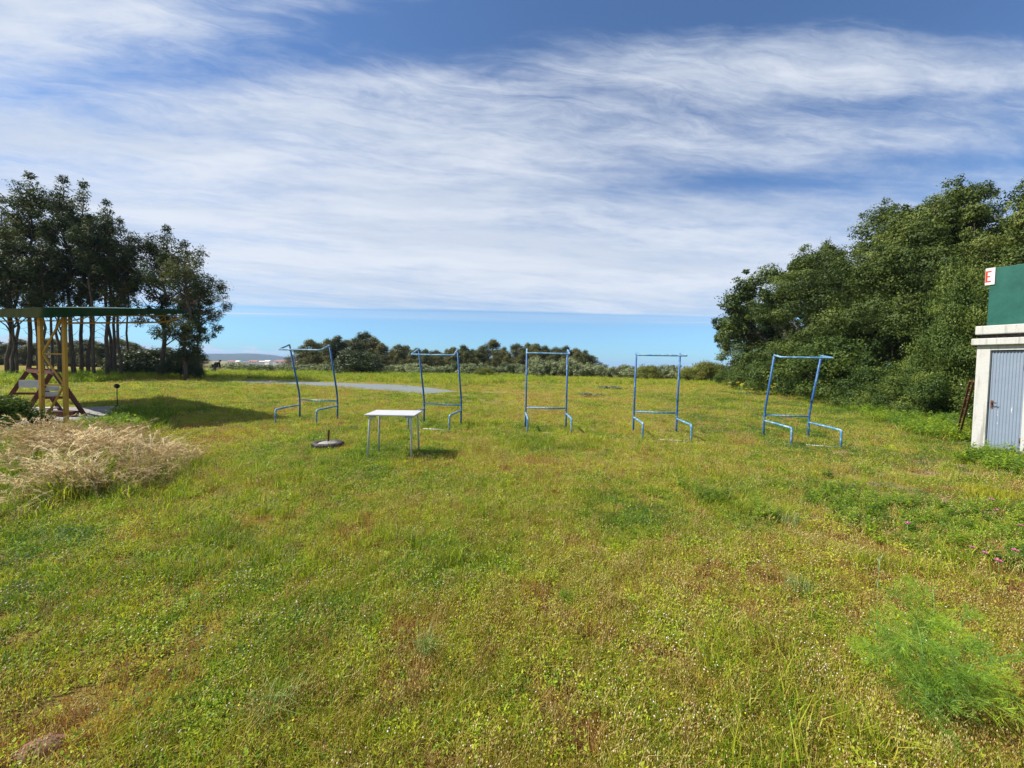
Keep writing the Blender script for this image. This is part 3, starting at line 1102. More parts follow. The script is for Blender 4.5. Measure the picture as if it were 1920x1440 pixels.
# ------------------------------------------------------------------ trees
OAK_STOPS = [(0.0, (0.028, 0.048, 0.010)), (0.4, (0.060, 0.090, 0.017)), (0.75, (0.110, 0.145, 0.028)), (1.0, (0.185, 0.21, 0.05))]
M['oakleaf'] = mat_leaf('oak_leaves', OAK_STOPS, 0.22, 0.55, 0.2, rnd=0.5)
M['ivyleaf'] = mat_leaf('shrub_leaves', [(0.0, (0.026, 0.052, 0.010)), (0.5, (0.065, 0.105, 0.018)), (1.0, (0.16, 0.20, 0.035))], 0.25, 0.55, 0.2, rnd=0.35)
M['eucleaf'] = mat_leaf('eucalyptus_leaves', [(0.0, (0.02, 0.034, 0.012)), (0.5, (0.042, 0.06, 0.02)), (0.8, (0.08, 0.098, 0.032)), (1.0, (0.17, 0.16, 0.055))], 0.25, 0.6, 0.15, rnd=0.3)
M['fareuc'] = mat_leaf('far_tree_leaves', [(0.0, (0.045, 0.058, 0.016)), (0.5, (0.09, 0.098, 0.026)), (1.0, (0.19, 0.165, 0.05))], 0.25, 0.5, 0.25, rnd=0.45)
M['olive'] = mat_leaf('olive_leaves', [(0.0, (0.10, 0.13, 0.06)), (0.5, (0.18, 0.21, 0.10)), (1.0, (0.28, 0.31, 0.17))], 0.25, 0.5, 0.3, rnd=0.6)
M['darkbush'] = mat_leaf('dark_bush_leaves', [(0.0, (0.025, 0.04, 0.012)), (0.5, (0.045, 0.065, 0.018)), (1.0, (0.085, 0.10, 0.03))], 0.2, 0.5, 0.3)
M['yellowbush'] = mat_leaf('yellow_green_leaves', [(0.0, (0.08, 0.10, 0.015)), (0.5, (0.15, 0.17, 0.025)), (1.0, (0.25, 0.24, 0.04))], 0.35, 0.5, 0.3)


def clump_leaves(rs, C, Rr, per, L, W, droop=0.0, flat=1.0, shell=0.7):
    """leaves spread through round clumps; returns V,Q,tint"""
    n = len(C) * per
    ci = np.repeat(np.arange(len(C)), per)
    d = rs.randn(n, 3)
    d /= np.linalg.norm(d, axis=1, keepdims=True)
    rad = np.where(rs.rand(n) < shell, 0.72 + 0.36 * rs.rand(n), rs.rand(n) ** 0.5)
    # the outline of every clump is itself uneven
    wob = 0.78 + 0.44 * (np.sin(d[:, 0] * 5 + ci * 1.7) * np.sin(d[:, 1] * 6 + ci * 0.9) * 0.5 + 0.5 * np.sin(d[:, 2] * 7 + ci))
    off = d * (rad * wob)[:, None] * Rr[ci][:, None]
    off[:, 2] *= flat
    P = C[ci] + off
    tg = np.cross(d, rs.randn(n, 3))
    tg /= np.linalg.norm(tg, axis=1, keepdims=True) + 1e-9
    D = tg + d * 0.25 + rs.randn(n, 3) * 0.3
    D[:, 2] -= droop
    U = d + rs.randn(n, 3) * 0.33 + np.array([0, 0, 0.35])
    LL = L * (0.6 + 0.8 * rs.rand(n))
    V, Q = leafquads(P, D, U, LL, LL * W)
    ct = rs.rand(len(C))
    t = np.clip(0.62 * ct[ci] + 0.38 * rs.rand(n), 0, 1)
    return V, Q, np.repeat(t, 4)


def limb_mesh(rs, segs, n=7):
    b = MB()
    for pts, r in segs:
        b.tube(pts, r, n)
    bmesh.ops.recalc_face_normals(b.bm, faces=b.bm.faces)
    me = bpy.data.meshes.new('trunk')
    b.bm.to_mesh(me)
    b.bm.free()
    return me


def wander(rs, a, b, n, amp):
    a, b = np.array(a, float), np.array(b, float)
    out = []
    for s in np.linspace(0, 1, n):
        p = a + (b - a) * s + rs.randn(3) * amp * math.sin(math.pi * s)
        out.append(tuple(p))
    return out


def make_oak(seed, h=9.0, w=3.6, low=0.9, per=1150, L=0.088, nc=84, tr=1.0):
    """broad evergreen oak, foliage down to the ground on its open side"""
    rs = np.random.RandomState(seed)
    C, Rr = [], []
    for k in range(nc):
        d = rs.randn(3)
        d /= np.linalg.norm(d)
        rr = 0.62 + 0.38 * rs.rand() ** 0.6
        z = low + (h - low) * (0.5 + 0.5 * d[2] * rr)
        prof = 0.72 + 0.28 * math.sin(math.pi * min(1, (z - low) / (h - low) * 0.9 + 0.1))
        C.append((d[0] * w * rr * prof, d[1] * w * rr * prof, z))
        Rr.append((0.5 + 0.6 * rs.rand()) * (1.0 - 0.3 * max(0.0, d[2])))
    C, Rr = np.array(C), np.array(Rr)
    V, Q, t = clump_leaves(rs, C, Rr, per, L, 0.55, 0.1, 0.8, 0.8)
    # stray sprays breaking the outline
    o = rs.choice(len(C), 70)
    dirn = C[o] - np.array([0, 0, h * 0.5])
    dirn /= np.linalg.norm(dirn, axis=1, keepdims=True)
    C2 = C[o] + dirn * (Rr[o] * (0.8 + 0.3 * rs.rand(70)))[:, None]
    V2, Q2, t2 = clump_leaves(rs, C2, 0.16 + 0.2 * rs.rand(70), 90, L, 0.55, 0.0, 1.0, 0.4)
    crown = np_mesh('crown', np.concatenate([V, V2]), [np.concatenate([Q, Q2 + len(V)])], np.concatenate([t, t2]))
    segs = [(wander(rs, (0, 0, -0.2), (0.2, 0.1, h * 0.5), 6, 0.12), [k_ * tr for k_ in (0.24, 0.22, 0.2, 0.17, 0.14, 0.1)])]
    for k in range(16):
        c = C[rs.randint(len(C))]
        s = max(0.15, min(low / h, 0.5) - 0.1) + rs.rand() * 0.3 if low > 3.5 else 0.15 + rs.rand() * 0.3
        segs.append((wander(rs, (0.05, 0, h * s), c, 6, 0.15), [k_ * tr for k_ in (0.10, 0.08, 0.06, 0.05, 0.03, 0.015)]))
    return limb_mesh(rs, segs), crown


def make_euc(seed, h=13.5, w=2.3, low=0.51, nb=36, per=140, L=0.19, forks=0):
    rs = np.random.RandomState(seed)
    top = np.array([rs.randn() * .3, rs.randn() * .3, h * 0.93])
    trunk = wander(rs, (0, 0, -0.2), top, 9, 0.16)
    tr = np.array(trunk)
    segs = [(trunk, list(np.linspace(0.135, 0.025, 9)))]
    C, Rr = [], []
    for k in range(nb):
        s = low + (1 - low) * rs.rand() ** 0.85
        z0 = h * 0.93 * (s - 0.08)
        b0 = np.array([np.interp(z0, tr[:, 2], tr[:, i]) for i in range(3)])
        a = rs.rand() * 6.283
        f = (s - low) / (1 - low)
        ln = w * (0.35 + 0.75 * rs.rand()) * (0.55 + 0.9 * f) * (1.0 - 0.75 * f ** 3)
        e = b0 + np.array([math.cos(a) * ln, math.sin(a) * ln, ln * (0.5 + 0.6 * rs.rand()) * (1 - .3 * f)])
        segs.append((wander(rs, b0, e, 4, 0.06), [0.045, 0.035, 0.022, 0.01]))
        for q in range(1 + (rs.rand() < 0.5)):
            C.append(e + rs.randn(3) * np.array([0.3, 0.3, 0.2]) - (e - b0) * 0.45 * q)
            Rr.append(0.28 + 0.36 * rs.rand())
    C.append(top + np.array([0, 0, 0.2])); Rr.append(0.5)
    C.append(top + np.array([0, 0, 0.8])); Rr.append(0.3)
    for k in range(10):     # dead twigs on the bare trunk
        z0 = h * (0.1 + 0.3 * rs.rand())
        b0 = np.array([np.interp(z0, tr[:, 2], tr[:, i]) for i in range(3)])
        a = rs.rand() * 6.283
        e = b0 + np.array([math.cos(a) * .6, math.sin(a) * .6, 0.15 + rs.rand() * .4])
        segs.append((wander(rs, b0, e, 3, 0.05), [0.016, 0.012, 0.006]))
    V, Q, t = clump_leaves(rs, np.array(C), np.array(Rr), per, L, 0.30, 0.55, 1.0, 0.5)
    return limb_mesh(rs, segs, 6), np_mesh('crown', V, [Q], t)


def make_shrub(seed, w=1.6, h=1.7, nc=34, per=150, L=0.16, W=0.4, cr=None):
    rs = np.random.RandomState(seed)
    C, Rr = [], []
    for k in range(nc):
        a = rs.rand() * 6.283
        r = math.sqrt(rs.rand())
        z = h * math.sqrt(max(0.02, 1 - r * r)) * (0.25 + 0.72 * rs.rand() ** 0.5)
        C.append((w * r * math.cos(a), w * r * math.sin(a), z))
        Rr.append((0.2 + 0.22 * rs.rand()) * (h / 1.7 * 1.15 if cr is None else cr / 0.25))
    V, Q, t = clump_leaves(rs, np.array(C), np.array(Rr), per, L, W, -0.1, 0.9, 0.6)
    V[:, 2] = np.maximum(V[:, 2], 0.0)
    segs = []
    for k in range(7):
        c = C[rs.randint(nc)]
        segs.append((wander(rs, (rs.randn() * .1, rs.randn() * .1, -0.1), c, 4, 0.06), [0.035, 0.028, 0.02, 0.008]))
    return limb_mesh(rs, segs, 5), np_mesh('foliage', V, [Q], t)


def plant(name, meshes, mats, loc, rz, s, label, cat, group=None, names=('trunk', 'crown')):
    """a thing of two parts; the meshes may be shared between copies"""
    r = empty(name, loc, rz, label, cat, group)
    r.scale = s if isinstance(s, tuple) else (s, s, s)
    for nm, me, m in zip(names, meshes, mats):
        o = bpy.data.objects.new(nm, me)
        if not me.materials:
            me.materials.append(m)
        COL.objects.link(o)
        o.parent = r
    return r


ORD = ['first', 'second', 'third', 'fourth', 'fifth', 'sixth', 'seventh', 'eighth', 'ninth', 'tenth', 'eleventh', 'twelfth',
       'thirteenth', 'fourteenth', 'fifteenth', 'sixteenth', 'seventeenth', 'eighteenth', 'nineteenth', 'twentieth',
       'twenty-first', 'twenty-second', 'twenty-third', 'twenty-fourth', 'twenty-fifth', 'twenty-sixth', 'twenty-seventh', 'twenty-eighth', 'twenty-ninth', 'thirtieth',
       'thirty-first', 'thirty-second', 'thirty-third', 'thirty-fourth', 'thirty-fifth', 'thirty-sixth', 'thirty-seventh', 'thirty-eighth', 'thirty-ninth', 'fortieth']

# --- evergreen oaks on the right
oaks = [make_oak(300), make_oak(301, 9.0, 3.4, 2.6), make_oak(302, 9.0, 3.9), make_oak(303, 9.0, 3.7, 0.7, 560, 0.15, 84), make_oak(304, 9.0, 3.5, 0.7, 560, 0.15, 84)]
OAK_KIND = [3, 4, 0, 1, 1, 2, 0, 3, 2, 4]
OAKS = [  # px of the trunk, depth, height of the top in the picture, width scale, label
    (1412, 40, 560, 0.92, 'lowest evergreen oak at the far left end of the right-hand wood'),
    (1484, 29, 478, 1.15, 'evergreen oak second from the far end of the right-hand wood'),
    (1572, 24, 440, 1.1, 'rounded evergreen oak behind the rightmost blue frame'),
    (1672, 20, 388, 1.02, 'tall evergreen oak beside the dark hollow in the right-hand wood'),
    (1776, 17.5, 366, 0.98, 'evergreen oak with bare dead twigs poking from its top'),
    (1882, 15.5, 316, 0.9, 'tallest evergreen oak above the white hut'),
    (2000, 13.5, 340, 0.8, 'evergreen oak at the right edge behind the white hut'),
    (1725, 25, 392, 1.1, 'evergreen oak set back behind the dark hollow of the wood'),
    (1850, 22, 395, 1.0, 'evergreen oak set back behind the tallest oak by the hut'),
    (1530, 34, 490, 1.15, 'evergreen oak set back between the two far oaks of the wood'),
]
for i, (px, Y, ty, ws, lab) in enumerate(OAKS):
    top = at(px, ty, Y)
    hz = top.z - gz(top.x, Y)
    s = hz / 9.3
    r = plant('oak_tree', oaks[OAK_KIND[i]], (M['bark_oak'], M['oakleaf']), (top.x, Y, gz(top.x, Y)), i * 2.1, (s * ws, s * ws, s), lab, 'tree', 'evergreen oaks of the right-hand wood')
    if i == 4:
        rs = np.random.RandomState(77)
        segs = []
        for k in range(5):
            b0 = np.array([0.2 * k - 0.4, -1.0 + 0.2 * k, 8.2])
            e = b0 + np.array([rs.randn() * .5 - .3, rs.randn() * .4, 1.1 + rs.rand() * .5])
            segs.append((wander(rs, b0, e, 5, 0.08), [0.03, 0.025, 0.018, 0.012, 0.006]))
            for q in range(3):
                m0 = b0 + (e - b0) * (0.5 + 0.15 * q)
                segs.append((wander(rs, m0, m0 + np.array([rs.randn() * .35, rs.randn() * .3, .3]), 3, .03), [0.012, 0.009, 0.004]))
        me = limb_mesh(rs, segs, 5)
        add_obj('dead_branch', me, M['bark_dead'], r)

# --- understorey shrubs in front of the oaks
under = [make_shrub(320 + k, 1.9, 2.6, 46, 560, 0.085, 0.55) for k in range(3)]
tallb = [make_shrub(325 + k, 1.9, 5.2, 80, 620, 0.08, 0.5, 0.5) for k in range(2)]
SHR = [  # px, depth, top y, width scale, label
    (1365, 37, 690, 0.8, 'yellow-green low shrub at the far foot of the oak wood'),
    (1430, 29, 655, 1.0, 'leafy shrub under the second oak of the wood'),
    (1500, 23, 640, 1.0, 'leafy shrub seen inside the rightmost blue frame'),
    (1580, 19, 625, 1.0, 'dark shrub just right of the rightmost blue frame'),
    (1660, 16.3, 680, 0.9, 'shrub below the dark hollow of the wood'),
    (1735, 14.6, 668, 0.8, 'shrub with bright leaves right of the dark hollow'),
    (1810, 13.2, 470, 0.85, 'tall pale green bush rising beside the white hut'),
    (1880, 12.4, 500, 0.9, 'tall bush hidden partly behind the white hut'),
    (1770, 12.6, 690, 0.7, 'low dark bush with white flowers left of the ladder'),
    (1690, 14.3, 700, 0.7, 'low rounded bush at the edge of the rank grass'),
    (1560, 20.0, 690, 0.8, 'low shrub behind the right post of the rightmost blue frame'),
]
for i, (px, Y, ty, ws, lab) in enumerate(SHR):
    p = at(px, ty, Y)
    hz = p.z
    s = hz / 2.75
    sw = (0.55 * s + 0.45) * ws * 1.1
    big_ = ty < 560
    if big_:
        s, sw = hz / 5.35, 0.62
    sh = plant('shrub', tallb[i % 2] if big_ else under[i % 3], (M['bark_oak'], M['ivyleaf']), (p.x, Y, 0), i * 1.7, (sw, sw, s), lab, 'shrub', 'shrubs at the foot of the right-hand wood', ('stem', 'foliage'))
    if i == 8:
        rs = np.random.RandomState(31)
        n = 34
        a = -0.5 - rs.rand(n) * 2.6
        f = rs.rand(n)
        C = np.stack([2.05 * np.cos(a) * np.sqrt(1 - f * f * .8), 2.05 * np.sin(a) * np.sqrt(1 - f * f * .8), 2.6 * f], -1)
        Vo, To = octa(C, 0.045, 0.02)
        add_obj('blossom', np_mesh('blossom', Vo, [To]), M['daisy'], sh)

# --- eucalyptus grove on the left
eucs = [make_euc(340), make_euc(341, 13.5, 2.0, 0.50), make_euc(342, 13.5, 2.4, 0.46), make_euc(343, 13.5, 1.5, 0.58, 26)]
GROVE_KIND = [0, 3, 1, 3, 3, 0, 3, 3, 3, 3, 0, 3, 1, 3, 2, 3, 3, 1, 3]
GROVE = [  # px of the trunk foot, depth, top y
    (-60, 27, 350), (-20, 29, 385), (6, 26, 372), (16, 29, 400), (24, 25, 420), (42, 27, 328), (66, 28, 390), (75, 25, 425), (92, 30, 440), (106, 26, 450),
    (134, 27, 333), (146, 30, 370), (160, 29, 345), (171, 26, 405), (196, 27, 378), (204, 30, 420), (212, 29, 415), (222, 27, 412), (236, 32, 470)]
for i, (px, Y, ty) in enumerate(GROVE):
    p = at(px, ty, Y)
    s = p.z / 13.4
    plant('eucalyptus_tree', eucs[GROVE_KIND[i]], (M['bark_euc'], M['eucleaf']), (p.x, Y, 0), i * 1.9, (s, s, s),
          'tall thin-trunked eucalyptus, %s trunk from the left behind the green canopy' % ORD[i], 'tree', 'eucalyptus trees of the left grove')
wide = [make_euc(350, 9.6, 2.3, 0.30, 54, 170, 0.17), make_euc(351, 9.6, 2.3, 0.2, 60, 160, 0.17)]
for (px, Y, ty, k, rz, sw, lab) in ((296, 29, 432, 0, 0.4, 1.05, 'shorter eucalyptus with rust-tinged crown behind the end of the canopy'),
                                (346, 27, 462, 1, 2.0, 1.0, 'rightmost eucalyptus of the grove, drooping to the right over open sky'),
                                (375, 30, 520, 0, 3.1, 0.9, 'low spreading eucalyptus behind the rightmost one of the grove')):
    p = at(px, ty, Y)
    s = p.z / 9.6
    plant('eucalyptus_tree', wide[k], (M['bark_euc'], M['eucleaf']), (p.x, Y, 0), rz, (s * sw, s * sw, s), lab, 'tree', 'eucalyptus trees of the left grove')
# dark lower trees in the grove
dark = [make_shrub(360, 1.7, 2.6, 60, 260, 0.14, 0.4), make_shrub(361, 1.7, 2.6, 60, 260, 0.14, 0.4)]
crowned = [make_oak(365, 7.6, 1.7, 4.6, 330, 0.13, 40, 0.45), make_oak(366, 7.6, 1.8, 5.0, 220, 0.13, 20, 0.45)]
for (px, Y, ty, k, sw, lab) in ((18, 24, 485, 0, 1.0, 'dense dark green tree at the left edge just above the canopy'),
                                (112, 27, 512, 1, 0.95, 'dark understorey tree seen just above the canopy roof')):
    p = at(px, ty, Y)
    s = p.z / 7.9
    plant('understorey_tree', crowned[k], (M['bark_oak'], M['darkbush']), (p.x, Y, 0), px, (s * sw, s * sw, s), lab, 'tree')
for (px, Y, by, ty, w, k, lab) in (
                                   (285, 34, 0, 652, 1.7, 0, 'olive-green bush behind the low green bunker'),
                                   (340, 29.5, 0, 655, 0.75, 1, 'dense dark bush at the foot of the rightmost eucalyptus'),
                                   (356, 29, 0, 676, 0.45, 0, 'dark clipped bush ending in a straight right side')):
    p = at(px, ty, Y)
    s = p.z / 2.7
    plant('bush', dark[k], (M['bark_oak'], M['darkbush']), (p.x, Y, 0), Y, (w, w, s), lab, 'bush', None, ('stem', 'foliage'))

# --- shrubs along the far edge of the plateau
ol = [make_shrub(380 + k, 2.0, 1.8, 42, 120, 0.20, 0.4) for k in range(4)]
rs = np.random.RandomState(55)
far_px = []
for i, px in enumerate(np.linspace(432, 1345, 40)):
    px = px + rs.randn() * 5
    if px < 640:
        Y, top = 47 + rs.rand() * 5, 679 + rs.rand() * 7
    elif px < 1120:
        Y, top = 50 + rs.rand() * 5, 678 + rs.rand() * 9
        if 1000 < px < 1070:
            top = 668 + rs.rand() * 6
    else:
        Y, top = 49 + rs.rand() * 4, 682 + rs.rand() * 5
    if px > 1290:
        top = 682
        Y = 46
    far_px.append((px, Y, top))
for i, (px, Y, top) in enumerate(far_px):
    p = at(px, top, Y)
    s = max(0.5, p.z / 1.85)
    plant('olive_shrub', ol[i % 4], (M['bark_oak'], M['olive']), (p.x, Y, gz(p.x, Y)), i * 1.3, (0.9 + 0.3 * rs.rand(), 0.9, s),
          'grey-green rounded shrub, %s from the left along the far field edge' % ORD[i], 'shrub', 'grey-green shrubs along the far edge of the field', ('stem', 'foliage'))
for (px, Y, top, w, k, lab, mt) in ((672, 46, 655, 1.75, 0, 'big dark round bush between the first and second blue frames', 'darkbush'),
                                (910, 47, 690, 0.8, 1, 'small yellow-green bush before the olive shrubs behind the middle frames', 'yellowbush'),
                                (1215, 47, 684, 0.9, 0, 'yellow-green bush seen through the fourth blue frame', 'yellowbush'),
                                (1292, 45, 690, 0.8, 1, 'yellow-green bush beside the right post of the fourth blue frame', 'yellowbush'),
                                (1330, 44, 676, 1.1, 0, 'loose green bush before the far oak', 'yellowbush')):
    p = at(px, top, Y)
    s = p.z / 2.7
    me = [dark[k][0], dark[k][1].copy()]
    me[1].materials.clear()
    me[1].materials.append(M[mt])
    plant('bush', me, (M['bark_oak'], M[mt]), (p.x, Y, 0), Y * 3, (w, w, s), lab, 'bush', None, ('stem', 'foliage'))

# --- far row of trees beyond the field
def make_far(seed, h=8.0, w=2.0, nc=70, per=230, L=0.17):
    """bushy tree with a pointed outline"""
    rs = np.random.RandomState(seed)
    C, Rr = [], []
    for k in range(nc):
        f = rs.rand()
        a = rs.rand() * 6.283
        r = w * math.sqrt(rs.rand()) * (1 - f) ** 0.42 * (0.75 + 0.35 * math.sin(3 * a + seed))
        C.append((r * math.cos(a), r * math.sin(a), h * (0.12 + 0.80 * f)))
        Rr.append(0.5 + 0.6 * rs.rand() * (1.1 - f))
    C.append((0, 0, h * 0.94)); Rr.append(0.45)
    V, Q, t = clump_leaves(rs, np.array(C), np.array(Rr), per, L, 0.45, 0.1, 1.15, 0.6)
    segs = [(wander(rs, (0, 0, -0.3), (0, 0, h * 0.8), 6, 0.08), [0.14, 0.12, 0.1, 0.08, 0.05, 0.03])]
    return limb_mesh(rs, segs, 5), np_mesh('crown', V, [Q], t)


fe = [make_far(400, 8.0, 2.5), make_far(401, 8.0, 3.1), make_far(402, 8.0, 2.2), make_far(403, 8.0, 2.8)]
for t_, c_ in fe:
    c_.materials.append(M['fareuc'])
FAR = [(568, 645), (582, 633), (600, 640), (614, 632), (634, 626), (650, 634), (668, 630), (686, 618), (700, 628), (716, 640), (735, 652), (748, 643), (764, 645), (782, 650), (800, 656), (818, 654), (838, 652),
       (850, 648), (868, 644), (886, 652), (905, 645), (925, 633), (946, 648), (970, 641), (990, 640), (1005, 641), (1022, 645), (1042, 648), (1062, 645), (1080, 650), (1098, 654), (1110, 664)]
FAR += [(px_, 652 + (k_ * 7 % 4) * 4) for k_, px_ in enumerate(range(590, 1110, 26))]
FAR_NOTE = {7: 'tallest dark tree of the far row, pointed top, behind the round bush', 21: 'pointed tree standing clear of the far row left of the middle frame', 31: 'last and lowest tree at the right end of the far row'}
for i, (px, ty) in enumerate(FAR):
    Y = (66 if i < 32 else 62) + rs.rand() * (12 if i < 32 else 3)
    p = at(px, ty, Y)
    g0 = gz(p.x, Y)
    s = (p.z - g0) / 8.2
    w = s * (1.35 + 0.5 * rs.rand())
    plant('far_tree', fe[i % 4], (M['bark_euc'], M['fareuc']), (p.x, Y, g0), i * 2.3, (w, w, s),
          FAR_NOTE.get(i, ('dark bushy tree, %s from the left in the row beyond the olive shrubs' % ORD[i]) if i < 32 else ('low bushy tree in front of the far row, %s from the left' % ORD[i - 32])), 'tree', 'trees of the far row beyond the field')

for i, (px, Y, ty) in enumerate(((-40, 62, 640), (-5, 58, 644), (30, 64, 640), (62, 60, 648), (95, 66, 640), (128, 60, 646), (160, 64, 642), (190, 62, 648), (220, 66, 640), (250, 60, 648), (315, 62, 655), (370, 64, 668))):
    p = at(px, ty, Y)
    g0 = gz(p.x, Y)
    s = (p.z - g0) / 8.2
    plant('far_tree', fe[(i + 1) % 4], (M['bark_euc'], M['olive']), (p.x, Y, g0), i * 1.1, (s * 3.0, s * 3.0, s * 1.15),
          'light green tree, %s from the left far behind the eucalyptus trunks' % ORD[i], 'tree', 'trees far behind the eucalyptus grove')

# ------------------------------------------------------------------ hills and far town
def build_hills():
    n = 120
    ang = np.linspace(R(-62), R(-12), n)
    rows = []
    for k, (d, f) in enumerate(((2600, 0.0), (2900, 0.45), (3200, 0.85), (3450, 1.0), (3700, 0.7), (3900, 0.0))):
        e = (0.55 + 0.75 * fbm(ang * 14, np.full(n, 3.0 + k * 0.15), 7, 4)) * smooth(R(-20), R(-34), ang)
        rows.append(np.stack([np.sin(ang) * d, np.cos(ang) * d, -16 + f * e * 50], -1))
    V = np.concatenate(rows)
    i = np.arange(6 * n).reshape(6, n)
    Fq = np.stack([i[:-1, :-1], i[:-1, 1:], i[1:, 1:], i[1:, :-1]], -1).reshape(-1, 4)
    m, T, o = new_mat('wooded_hills')
    g = T.n.new('ShaderNodeNewGeometry').outputs['Position']
    n1 = T.noise(g, 0.02, 5.0, 0.6)
    principled(T, o, T.mix(n1, (0.03, 0.05, 0.025), (0.08, 0.09, 0.05)), 0.95, 0, 0.05)
    tag(add_obj('hills', np_mesh('hills', V, Fq, smooth_=True), m), 'low blue hills on the horizon at left', 'hills', kind='structure')


build_hills()


def far_house(px, py, D, w, h, roof, rz, label):
    p = at(px, py, D)
    g0 = gz(p.x, D)
    base = p.z - h
    r = empty('far_house', (p.x, D, base), rz, label, 'house', 'houses of the far town')
    hh = h * 0.7
    dp = w * 0.7
    b = MB()
    b.box((0, 0, (hh + g0 - base - 1) / 2), (w, dp, hh - (g0 - base - 1)))
    b.build('wall', M['housewhite'], r)
    b = MB()
    e = 0.5
    v = [(-w / 2 - e, -dp / 2 - e, hh), (w / 2 + e, -dp / 2 - e, hh), (w / 2 + e, dp / 2 + e, hh), (-w / 2 - e, dp / 2 + e, hh), (-w / 2 - e, 0, h), (w / 2 + e, 0, h)]
    vs = [b.bm.verts.new(q) for q in v]
    for f in ((0, 1, 5, 4), (2, 3, 4, 5), (0, 4, 3), (1, 2, 5), (3, 2, 1, 0)):
        b.bm.faces.new([vs[k] for k in f])
    b.build('roof', roof, r)
    for k in (-0.28, 0.0, 0.28):
        MB().box((k * w, -dp / 2 - 0.03, hh * 0.55), (w * 0.12, 0.1, hh * 0.3)).build('window', M['glassdark'], r)


for (px, py, D, w, h, rf, rz, lab) in (
        (434, 675.5, 900, 14, 8, 'tiles', 0.2, 'leftmost house of the far town, orange roof, beside the grove'),
        (447, 676.0, 820, 10, 7, 'housewhite', -0.2, 'small all-white house near the left end of the far town'),
        (462, 677.0, 760, 13, 7, 'greydoor', 0.3, 'far white house with grey roof above the olive shrubs'),
        (477, 675.2, 880, 18, 9, 'tiles', 0.1, 'wide far house with orange tiled roof, middle of the town'),
        (491, 676.5, 800, 9, 6, 'housewhite', 0.5, 'far white cottage right of the wide orange-roofed house'),
        (503, 675.4, 900, 15, 9, 'housewhite', -0.3, 'tall pale block of the far town left of the first blue frame'),
        (519, 676.6, 840, 11, 7, 'tiles', 0.0, 'far small orange-roofed house just left of the first frame'),
        (534, 675.0, 760, 30, 8, 'tiles', 0.05, 'long low orange-roofed building behind the left post of the first frame'),
        (556, 676.8, 800, 13, 7, 'housewhite', 0.2, 'rightmost white house of the far town inside the first frame')):
    far_house(px, py, D, w, h, M[rf], rz, lab)

# ------------------------------------------------------------------ blue pipe frames
def blue_frame(mid, rz, W, label, z_top, lean, horn, horn_drop, depth, kink, seed, splay=(0.0, 0.0), rail=True):
    rnd = random.Random(seed)
    rz = R(rz)
    root = empty('pipe_frame', (mid[0], mid[1], 0), rz, label, 'pipe frame', 'blue pipe frames across the field')
    r = 0.0225
    for k, sx in enumerate((-1, 1)):
        x = sx * W / 2
        j = rnd.uniform(-.01, .01)
        pts = bend([(x, 0, -0.12), (x, 0, kink), (x + j, -lean, z_top)], 0.25)
        MB().tube(pts, r).build('post', M['blue'], root)
        e = x + splay[k]
        pts = bend([(x, -0.005, 0.37), (x * 0.5 + e * 0.5 + j, -depth * 0.5, 0.375), (e, -depth, 0.37), (e, -depth, -0.1)], 0.05)
        o = MB().tube(pts, r * 0.95).build('arm', M['blue_fade'], root)
    MB().tube([(-W / 2, 0.0, 0.51), (0, 0.004, 0.503), (W / 2, 0.0, 0.508)], r * 0.9).build('crossbar', M['blue_fade'], root)
    hl, hr = horn
    pts = bend([(-W / 2, -lean, z_top), (-W / 2 - 0.02, -lean - hl, z_top - horn_drop), (W / 2 + 0.02, -lean - hr, z_top - horn_drop), (W / 2, -lean, z_top)], 0.04)
    MB().tube(pts, r * 0.9).build('top_bar', M['blue_fade'], root)
    if rail:
        MB().tube([(-W / 2 + 0.35, -depth + 0.02, 0.03), (W / 2 + splay[1], -depth, 0.02)], 0.011).build('base_rail', M['steel'], root)
    return root


blue_frame((-5.239, 10.446), -1.6, 1.04, 'leftmost blue pipe frame, nearest the canopy, dark against the sky', 1.985, 0.46, (0.42, 0.46), 0.14, 1.03, 0.62, 1, (0.0, -0.02), False)
blue_frame((-1.799, 10.048), -7.7, 1.00, 'blue pipe frame right behind the white table', 1.92, 0.46, (0.40, 0.34), 0.14, 1.02, 0.62, 2, (-0.01, 0.0))
blue_frame((0.876, 9.697), 0.0, 1.02, 'middle blue pipe frame, standing square to the viewer', 1.985, -0.04, (0.30, 0.26), 0.11, 0.90, 0.6, 3, (0.01, 0.0))
blue_frame((3.462, 9.242), -6.3, 1.00, 'fourth blue pipe frame, with short top horns, before the low shrubs', 1.92, 0.11, (0.28, 0.40), 0.055, 0.98, 0.55, 4, (0.0, 0.01))
blue_frame((6.509, 9.087), -10.0, 0.95, 'rightmost and nearest blue pipe frame, leaning before the oak wood', 1.92, 0.35, (0.38, 0.40), 0.055, 1.12, 0.55, 5, (0.05, 0.02))

